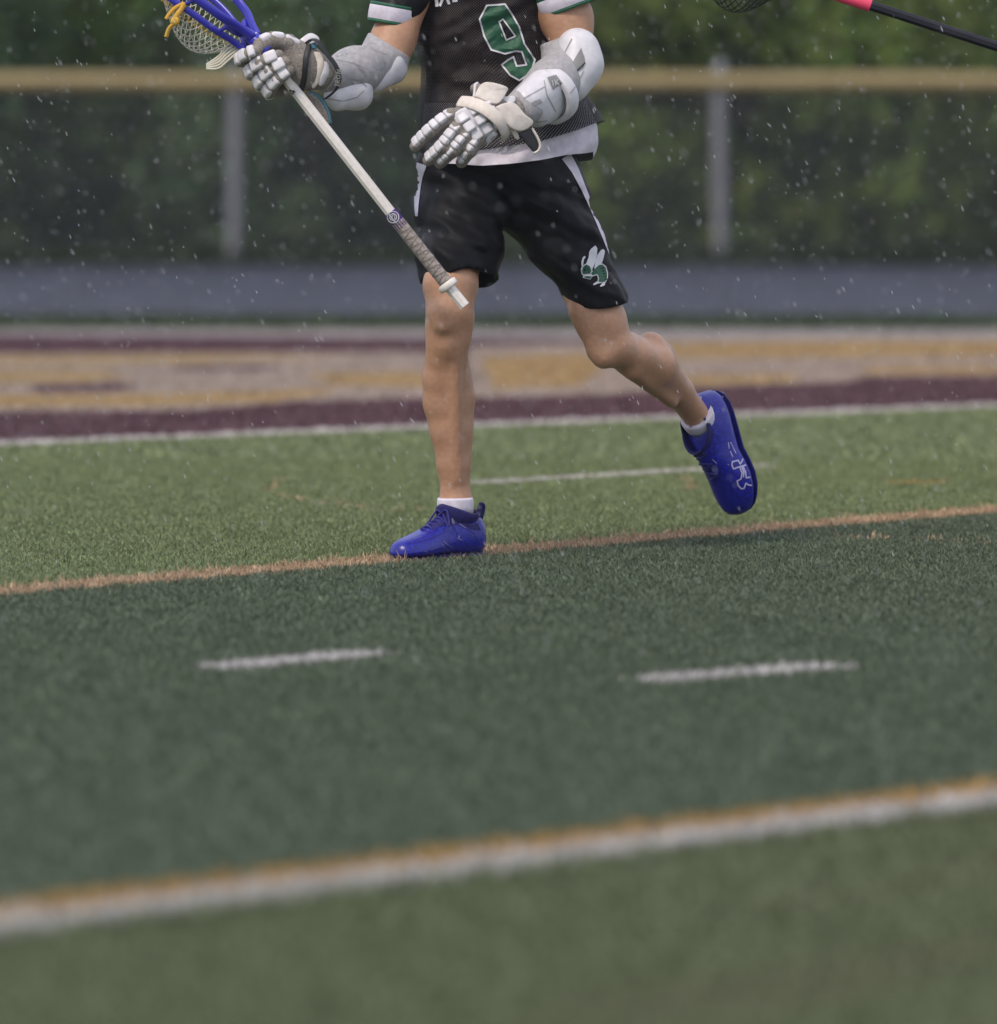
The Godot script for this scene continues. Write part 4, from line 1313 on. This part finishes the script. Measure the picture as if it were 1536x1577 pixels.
func build_shoe(heel: Vector3, f: Vector3, up: Vector3, mirror: float, ankle: Vector3, shin: Vector3, root: Node, label: String, sock := 0.0, wide_by := 1.06, high_by := 1.0) -> Array:
	f = f.normalized()
	var u := (up - f * up.dot(f)).normalized()
	var s := f.cross(u).normalized() * mirror
	var L := 0.290
	var S := [0, 0.02, 0.06, 0.13, 0.22, 0.32, 0.40, 0.50, 0.60, 0.70, 0.80, 0.88, 0.94, 0.98, 1.0]
	var W := [0.006, 0.020, 0.030, 0.037, 0.0395, 0.0395, 0.039, 0.038, 0.043, 0.0470, 0.0465, 0.0415, 0.034, 0.0235, 0.007]
	var T := [0.060, 0.078, 0.092, 0.097, 0.094, 0.100, 0.101, 0.089, 0.075, 0.065, 0.058, 0.053, 0.048, 0.041, 0.028]
	var D := [0.026, 0.016, 0.012, 0.010, 0.010, 0.011, 0.012, 0.012, 0.010, 0.009, 0.009, 0.010, 0.011, 0.013, 0.017]
	var C := [0.0, 0.0, 0.0, 0.0, 0.0, 0.001, 0.002, 0.003, 0.003, 0.002, -0.001, -0.004, -0.006, -0.008, -0.009]
	var make := func(lift0: float, top_share: float, grow: float) -> Array:
		var rings := []
		for i in S.size():
			var ring := PackedVector3Array()
			var lo: float = D[i] - lift0
			var hi: float = lerpf(D[i], D[i] + (T[i] - D[i]) * lerpf(1.0, high_by, smoothstep(0.35, 0.55, S[i])), top_share)
			for k in 32:
				var a := TAU * k / 32.0
				var cy := signf(sin(a)) * pow(absf(sin(a)), 0.75)
				var cx := signf(cos(a)) * pow(absf(cos(a)), 0.75)
				var hf := clampf(0.5 + 0.5 * cy, 0.0, 1.0)
				var w: float = (W[i] * wide_by + grow) * (1.0 - (0.42 if top_share > 0.5 else 0.0) * pow(hf, 1.6) * (0.35 if S[i] < 0.36 else 1.0))
				ring.append(heel + f * (S[i] * L) + u * lerpf(lo, hi, hf) + s * (cx * w + C[i]))
			rings.append(ring)
		return rings
	var body := loft(make.call(0.0, 1.0, 0.0))
	var o := commit(body, "shoe", M.shoe, root)
	tag(o, label)
	commit(loft(make.call(0.004, 0.02, -0.007)), "sole", M.shoe_sole, o)
	for st in [[0.06, 0.5], [0.06, -0.5], [0.20, 0.6], [0.20, -0.6], [0.58, 0.75], [0.58, -0.7], [0.72, 0.8], [0.72, -0.75], [0.86, 0.55], [0.86, -0.5], [0.66, 0.0]]:
		var p: Vector3 = heel + f * (st[0] * L) + s * (st[1] * 0.024) + u * 0.004
		commit(tube([p, p - u * 0.006, p - u * 0.0115], [0.0075, 0.006, 0.0045], 8), "stud", M.shoe_sole, o)
	# knitted collar and tongue, rising round the ankle
	var rings := []
	for e in [[0.0, 0.040], [0.010, 0.0455], [0.022, 0.0465], [0.026, 0.0440], [0.020, 0.0415]]:
		var ring := PackedVector3Array()
		for k in 28:
			var a := TAU * k / 28.0
			var rise: float = e[0] * (1.0 + 0.6 * maxf(cos(a), 0.0) - 0.25 * absf(sin(a)))
			ring.append(heel + f * (0.268 * L + cos(a) * e[1] * 1.15) + s * sin(a) * e[1] * 0.95 + u * (0.082 + rise))
		rings.append(ring)
	commit(loft(rings, false, false), "collar", M.shoe_knit, o)
	# laces
	for i in 6:
		var t := 0.44 + 0.045 * i
		var top := func(tt: float, side: float) -> Vector3:
			var j := 0
			while j < S.size() - 2 and S[j + 1] < tt: j += 1
			var h: float = lerpf(T[j], T[j + 1], (tt - S[j]) / (S[j + 1] - S[j]))
			return heel + f * (tt * L) + u * (h * lerpf(1.0, high_by, smoothstep(0.35, 0.55, tt)) + 0.0005 - 0.010 * side * side) + s * side * 0.021
		var a: Vector3 = top.call(t, -0.95)
		var c: Vector3 = top.call(t + 0.03 * (1 if i % 2 == 0 else -1), 0.95)
		var m: Vector3 = top.call(t, 0.0) + u * 0.0025
		commit(tube(curve([a, m, c], 4), [0.0028], 6, 0.6), "lace", M.lace, o)
	var knot: Vector3 = heel + f * (0.45 * L) + u * 0.101
	for q in [[-1, 0.030, 0.004], [1, 0.026, 0.006], [-0.6, 0.038, -0.006], [0.8, 0.034, -0.008]]:
		var tip: Vector3 = knot + s * q[0] * q[1] + f * q[2] * 2.2 - u * 0.018
		var up2: Vector3 = knot + s * q[0] * q[1] * 0.5 + u * 0.008
		commit(tube(curve([knot, up2, tip, tip - u * 0.006 + f * 0.004, knot + s * q[0] * 0.004] if absf(q[0]) == 1.0 else [knot, up2, tip], 4), [0.0023], 6), "lace", M.lace, o)
	# heel pull loop
	var hp: Vector3 = heel + f * (0.03 * L) + u * 0.092
	commit(tube(curve([hp + f * 0.006, hp + u * 0.018 - f * 0.004, hp + u * 0.028 - f * 0.010, hp + u * 0.016 - f * 0.016, hp - f * 0.006 - u * 0.012], 5), [0.0065], 8, 0.3, s), "pull_loop", M.shoe_knit, o)
	# sock and ankle
	var sd := (shin - ankle).normalized()
	commit(tube([ankle - sd * 0.018, ankle, ankle + sd * 0.016, ankle + sd * 0.021, ankle + sd * 0.019], [0.036 + sock, 0.0385 + sock, 0.0380 + sock, 0.0365 + sock, 0.031], 24, 0.98), "sock", M.white_cloth, root)
	return [o, body]

func build_shoes(root: Node) -> void:
	var pl := build_shoe(g(741, 855, -0.055) * Vector3(1, 0, 1) + Vector3(0, -0.008, 0), Vector3(-0.66, 0, 0.75), Vector3.UP, 1.0, g(701.5, 781, 0.004), g(701, 740, 0.004), root, "blue boot planted flat on the tan line", 0.002)
	var r := build_shoe(g(1102, 597, -0.468), Vector3(0.275, -0.96, 0.0), Vector3(-0.70, -0.15, 0.70), -1.0, g(1078, 645, -0.408), g(1046, 603, -0.33), root, "blue boot of the raised trailing foot, toe pointing down", 0.003, 1.34, 1.25)
	var ps := Hide.new(pl[1])
	var pe := func(a: Array) -> Array:
		var out := []
		for i in range(0, a.size(), 2): out.append(Vector2(590.0 + a[i] / 8.533, 740.0 + a[i + 1] / 8.533))
		return out
	commit(lay_poly(ps, PackedVector2Array(pe.call([700, 470, 860, 455, 1010, 500, 1130, 560, 1250, 560, 1290, 660, 1180, 640, 1020, 570, 860, 560, 740, 580, 640, 620, 620, 580])), 0.0, 0.0008), "knit_panel", M.shoe_knit, pl[0])
	for l in [[1000, 560, 1130, 640, 1210, 700, 1245, 770], [870, 500, 960, 640, 1010, 760], [420, 770, 560, 740, 700, 700, 850, 640], [200, 930, 420, 965, 700, 985]]:
		commit(lay_line(ps, pe.call(l), 1.0, 0.0, 0.0012), "seam", M.lace, pl[0])
	for l in [[800, 765, 870, 830, 925, 865], [780, 800, 820, 860], [640, 920, 720, 965], [985, 740, 1040, 770], [850, 880, 890, 945], [560, 880, 590, 890], [1010, 555, 1090, 610]]:
		commit(lay_line(ps, pe.call(l), 1.1, 0.0, 0.0016), "scuff", M.scuff, pl[0])
	var sk := Hide.new(r[1])
	var e := func(a: Array) -> Array:
		var out := []
		for i in range(0, a.size(), 2): out.append(Vector2(1040.0 + a[i] / 6.573 - 8.0, 560.0 + a[i + 1] / 6.573))
		return out
	var b := Buf.new()
	for l in [[632, 985, 690, 972, 712, 1010, 752, 942, 775, 985, 785, 1018, 722, 1032, 640, 1058, 625, 1015, 632, 985], [705, 1035, 730, 1100, 720, 1160, 680, 1182, 690, 1225, 722, 1262, 750, 1258, 770, 1205, 800, 1225, 828, 1228], [738, 1032, 765, 1090, 772, 1150, 800, 1148, 828, 1136], [728, 1040, 748, 1095, 744, 1140]]:
		lay_line(sk, e.call(l), 2.0, -0.42, 0.0012, b)
	commit(b, "logo", M.logo_line, r[0])
	var w := Buf.new()
	for l in [[590, 790, 600, 850], [615, 790, 668, 900], [610, 880, 635, 935], [300, 870, 320, 890], [430, 960, 470, 1000]]:
		lay_line(sk, e.call(l), 1.0, -0.42, 0.0010, w)
	commit(w, "scuff", M.logo_line, r[0])

# ---------------------------------------------------------------- sticks
func stick_head(throat: Vector3, A: Vector3, X: Vector3, Z: Vector3, frame: Material, net: Material, lacing: Material, root: Node) -> void:
	# A runs to the scoop, X across, Z into the pocket
	var head := Buf.new()
	var wy := [[0.0, 0.012], [0.03, 0.028], [0.07, 0.058], [0.13, 0.078], [0.19, 0.086], [0.235, 0.070], [0.262, 0.036], [0.270, 0.0]]
	var rails := []
	for sgn in [-1.0, 1.0]:
		for lvl in 2:
			var pts := []
			for q in wy:
				var z := (-0.006 if lvl == 0 else 0.030) - 0.012 * sin(q[0] / 0.27 * PI) + (0.018 if lvl == 1 else 0.0) * 0.0
				if lvl == 1 and q[0] > 0.22: z = lerpf(z, 0.0, (q[0] - 0.22) / 0.05)
				pts.append(throat + A * q[0] + X * sgn * q[1] * (1.0 if lvl == 0 else 0.9) + Z * z)
			var sm := curve(pts, 5)
			rails.append(sm)
			tube(sm, [0.0105 if lvl == 0 else 0.0080], 10, 0.6, Z, head)
	for sd in 2:
		for k in [7, 15, 23, 30]:
			var a: Vector3 = rails[sd * 2][k]
			var c: Vector3 = rails[sd * 2 + 1][mini(k + 2, rails[sd * 2 + 1].size() - 1)]
			tube([a, c], [0.0045], 6, 1.0, Vector3.ZERO, head)
	tube([throat - A * 0.045, throat - A * 0.01, throat + A * 0.03], [0.018, 0.019, 0.012], 12, 0.9, X, head)
	tube(curve([throat + A * 0.055 - X * 0.045, throat + A * 0.030 + Z * 0.01, throat + A * 0.055 + X * 0.045], 6), [0.008], 8, 1.0, Vector3.ZERO, head)
	commit(head, "head", frame, root)
	# pocket: knotted strings
	var pk := Buf.new()
	var surf := func(uu: float, vv: float) -> Vector3:   # uu along 0..1, vv across -1..1
		var y := lerpf(0.035, 0.255, uu)
		var w := 0.0
		for i in wy.size() - 1:
			if y >= wy[i][0]: w = lerpf(wy[i][1], wy[i + 1][1], clampf((y - wy[i][0]) / (wy[i + 1][0] - wy[i][0]), 0, 1))
		var deep := 0.028 + 0.085 * pow(sin(clampf(uu * 1.12, 0, 1) * PI), 0.8) * (1.0 - pow(absf(vv), 2.2))
		return throat + A * (y - 0.015 * (1 - vv * vv)) + X * vv * w * 0.9 + Z * deep
	for dir in [-1.0, 1.0]:
		for i in range(-12, 25):
			var pts := []
			for s in 25:
				var vv := -1.0 + s / 12.0
				var uu: float = i / 14.0 + dir * vv * 0.30
				if uu < 0.0 or uu > 1.0: continue
				pts.append(surf.call(uu, vv))
			if pts.size() > 2: tube(pts, [0.0011], 4, 1.0, Vector3.ZERO, pk)
	var po := commit(pk, "pocket", net, root)
	po.set_meta("kind", "stuff")
	# sidewall lacing
	for sgn in [-1.0, 1.0]:
		var z := []
		for i in 36:
			var uu := i / 35.0
			var p: Vector3 = surf.call(uu, sgn * 0.97)
			z.append(p + Z * (0.006 if i % 2 == 0 else -0.005) + X * sgn * (0.006 if i % 2 == 0 else -0.006))
		commit(tube(z, [0.0022], 6), "sidewall_lacing", lacing, root)

func octagon(a: Vector3, c: Vector3, r: float, m: Material, called: String, root: Node) -> MeshInstance3D:
	var b := tube([a, a.lerp(c, 0.5), c], [r], 8, 0.86, Vector3(0, 0, 1).rotated((c - a).normalized(), 0.39))
	var fl := Buf.new()   # flat facets
	for t in range(0, b.ix.size(), 3):
		var q := fl.v.size()
		for i in 3: fl.v.append(b.v[b.ix[t + i]])
		fl.ix.append_array(PackedInt32Array([q, q + 1, q + 2]))
	return commit(fl, called, m, root)

func build_sticks() -> void:
	var root := thing("lacrosse_stick", FEET, "white lacrosse stick with blue head gripped by the player, butt end down", "lacrosse stick")
	var top := g(398, 66, 0.222)
	var tape0 := g(613, 341, 0.232)
	var low := g(692, 441, 0.236)
	var butt := g(716, 471, 0.238)
	var ax := (butt - top).normalized()
	var sh := octagon(top - ax * 0.02, tape0, 0.0142, M.shaft_white, "shaft", root)
	write("4", g(450.5, 142, 0.2425), Vector3(0.35, 1, 0), Vector3(-1, 0.35, 0.1), 0.015, M.black_strap, "number", sh)
	# purple ring with a round emblem
	commit(tube([tape0 - ax * 0.026, tape0 + ax * 0.016], [0.0149], 16, 0.92), "emblem_band", M.purple, sh)
	for k in 2:
		var ring := []
		for i in 25:
			var a := TAU * i / 24.0
			var c := g(606, 334, 0.232) + Vector3(0, 0, 0.0143)
			var side := ax.cross(Vector3(0, 0, 1)).normalized()
			var rr := 0.0125 if k == 0 else 0.0075
			var q := c + ax * cos(a) * rr + side * sin(a) * rr
			q.z -= pow(sin(a) * rr / 0.0149, 2.0) * 0.0058
			ring.append(q)
		commit(tube(ring, [0.0011], 5), "emblem", M.letter_white, sh)
	commit(tube([g(602, 338, 0.248), g(607, 328, 0.249), g(609, 338, 0.248)], [0.0013], 5), "emblem", M.letter_white, sh)
	# spiral grip tape
	var tp := []
	for i in 60:
		tp.append(tape0.lerp(low, i / 59.0))
	var grip := commit(tube(tp, [0.0150], 14, 0.92), "grip_tape", M.tape, root)
	for turn in [1.0, -1.0]:
		var hx := []
		var side := ax.cross(Vector3(0, 0, 1)).normalized()
		for i in 200:
			var t := i / 199.0
			var a: float = turn * t * TAU * 9.0
			hx.append(tape0.lerp(low, t) + (side * cos(a) + Vector3(0, 0, 0.92) * sin(a)) * 0.0152)
		commit(tube(hx, [0.0009], 4), "tape_ridge", M.tape_edge, grip)
	octagon(low, butt, 0.0140, M.shaft_white, "shaft_end", root)
	var cb := low - ax * 0.004
	commit(tube([cb - ax * 0.008, cb - ax * 0.006, cb + ax * 0.006, cb + ax * 0.008], [0.015, 0.0225, 0.0225, 0.016], 18), "stop_ring", M.shaft_white, root)
	var A := Vector3(-0.74, 0.60, -0.30).normalized()
	var X := Vector3(-0.46, -0.077, 0.885)
	X = (X - A * X.dot(A)).normalized()
	var Z := X.cross(A).normalized()
	if Z.y > 0: Z = -Z
	stick_head(g(392, 60, 0.220), A, X, Z, M.head_blue, M.string_white, M.string_yellow, root)
	# hanging strings: white shooting strip, yellow knot
	var st := Buf.new()
	for k in 5:
		var o := Vector3(0.0, -0.006, 0.002) * (k - 2)
		tube(curve([g(370, 70, 0.21) + o, g(352, 82, 0.215) + o * 1.4, g(338, 96, 0.215) + o * 1.1, g(319, 103, 0.21) + o * 0.4], 6), [0.0026], 6, 1.0, Vector3.ZERO, st)
	commit(st, "shooting_string", M.string_white, root)
	commit(tube(curve([g(287, 6, 0.24), g(280, 16, 0.245), g(270, 30, 0.25), g(272, 35, 0.25), g(262, 44, 0.25), g(257, 58, 0.25)], 6), [0.006, 0.008, 0.007, 0.006], 8, 0.6), "yellow_tie", M.string_yellow, root)
	commit(tube(curve([g(284, 6, 0.24), g(272, 12, 0.24), g(262, 22, 0.24), g(257, 30, 0.24)], 5), [0.006, 0.004], 8, 0.6), "yellow_tie", M.string_yellow, root)
	var kn := []
	for i in 14: kn.append(g(271, 33, 0.25) + Vector3(cos(i * 0.9), sin(i * 0.9), 0.5 * cos(i * 1.7)) * 0.006)
	commit(tube(kn, [0.005], 6), "yellow_knot", M.string_yellow, root)
	# second stick, coming in from the right
	var base := FEET + g(1536, 76, -0.15)
	var r2 := thing("lacrosse_stick", base, "black lacrosse stick with pink tape crossing the upper right corner", "lacrosse stick")
	r2.name = "lacrosse_stick_001"
	var off := -g(1536, 76, -0.15)
	var p0 := g(1265, -15, -0.18) + off
	var p1 := g(1340, 9, -0.175) + off
	var p2 := g(1980, 216, -0.10) + off
	octagon(p1, p2, 0.0135, M.shaft_black, "shaft", r2)
	commit(tube([p0, p0.lerp(p1, 0.5), p1], [0.0145], 14, 0.92), "grip_tape", M.tape_pink, r2)
	var ax2 := (p1 - p0).normalized()
	commit(tube([p2, p2 + ax2 * 0.012, p2 + ax2 * 0.016], [0.016, 0.017, 0.012], 12), "end_cap", M.mesh_black, r2)
	var pp := g(1224, -32, -0.185) + off
	octagon(pp, p0, 0.0135, M.shaft_black, "shaft_neck", r2)
	var A2 := -ax2
	var X2 := Vector3(0.1, -0.05, 1.0)
	X2 = (X2 - A2 * X2.dot(A2)).normalized()
	var Z2 := X2.cross(A2).normalized()
	if Z2.y > 0: Z2 = -Z2
	stick_head(pp, A2, X2, Z2, M.mesh_black, M.mesh_black, M.mesh_black, r2)

# ---------------------------------------------------------------- rain
func build_rain() -> void:
	rng.seed = 12
	var b := tube([Vector3(0, -0.5, 0), Vector3(0, -0.42, 0), Vector3(0, -0.1, 0), Vector3(0, 0.3, 0), Vector3(0, 0.5, 0)], [0.05, 0.34, 0.5, 0.3, 0.05], 6)
	var m := mat(0.8, 0.82, 0.86, 0.1)
	m.albedo_color.a = 0.5
	m.transparency = BaseMaterial3D.TRANSPARENCY_ALPHA
	m.roughness = 0.3
	var holder := Node3D.new()
	var mi := commit(b, "drop", m, holder)
	var mm := MultiMesh.new()
	mm.transform_format = MultiMesh.TRANSFORM_3D
	mm.mesh = mi.mesh
	var xs := []
	for i in 11000:
		var d := sqrt(rng.randf_range(36.0, 38.0 * 38.0)) if i % 4 != 0 else rng.randf_range(12.5, 22.0)
		var half := d * 0.0675 + 0.5
		var lo := maxf(0.03, EYE - d * 0.125)
		var hi := EYE + d * 0.0155 + 0.35
		var p := Vector3(rng.randf_range(-half, half), rng.randf_range(lo, hi), -d)
		if p.distance_to(Vector3(0, 0.8, -16.5)) < 0.35: continue
		var w := rng.randf_range(0.0007, 0.0018)
		var l := w * rng.randf_range(2.5, 8.5)
		var t := Basis(Vector3.FORWARD, -0.42 + rng.randfn() * 0.12).scaled_local(Vector3(w, l, w))
		xs.append(Transform3D(t, p))
	mm.instance_count = xs.size()
	for i in xs.size(): mm.set_instance_transform(i, xs[i])
	var o := MultiMeshInstance3D.new()
	o.name = "raindrops"
	o.multimesh = mm
	add_child(o)
	holder.free()
	tag(o, "pale raindrops falling slantwise all over the field", "rain", "", "stuff")

func _ready() -> void:
	nz.seed = 5
	nz.frequency = 0.02
	nz.fractal_octaves = 3
	rng.seed = 1
	make_view()
	make_materials()
	make_ground()
	build_letters()
	build_ground()
	build_fence()
	build_planting()
	print("setting ", Time.get_ticks_msec())
	build_player()
	print("player ", Time.get_ticks_msec())
	build_sticks()
	build_turf()
	print("turf ", Time.get_ticks_msec())
	build_rain()
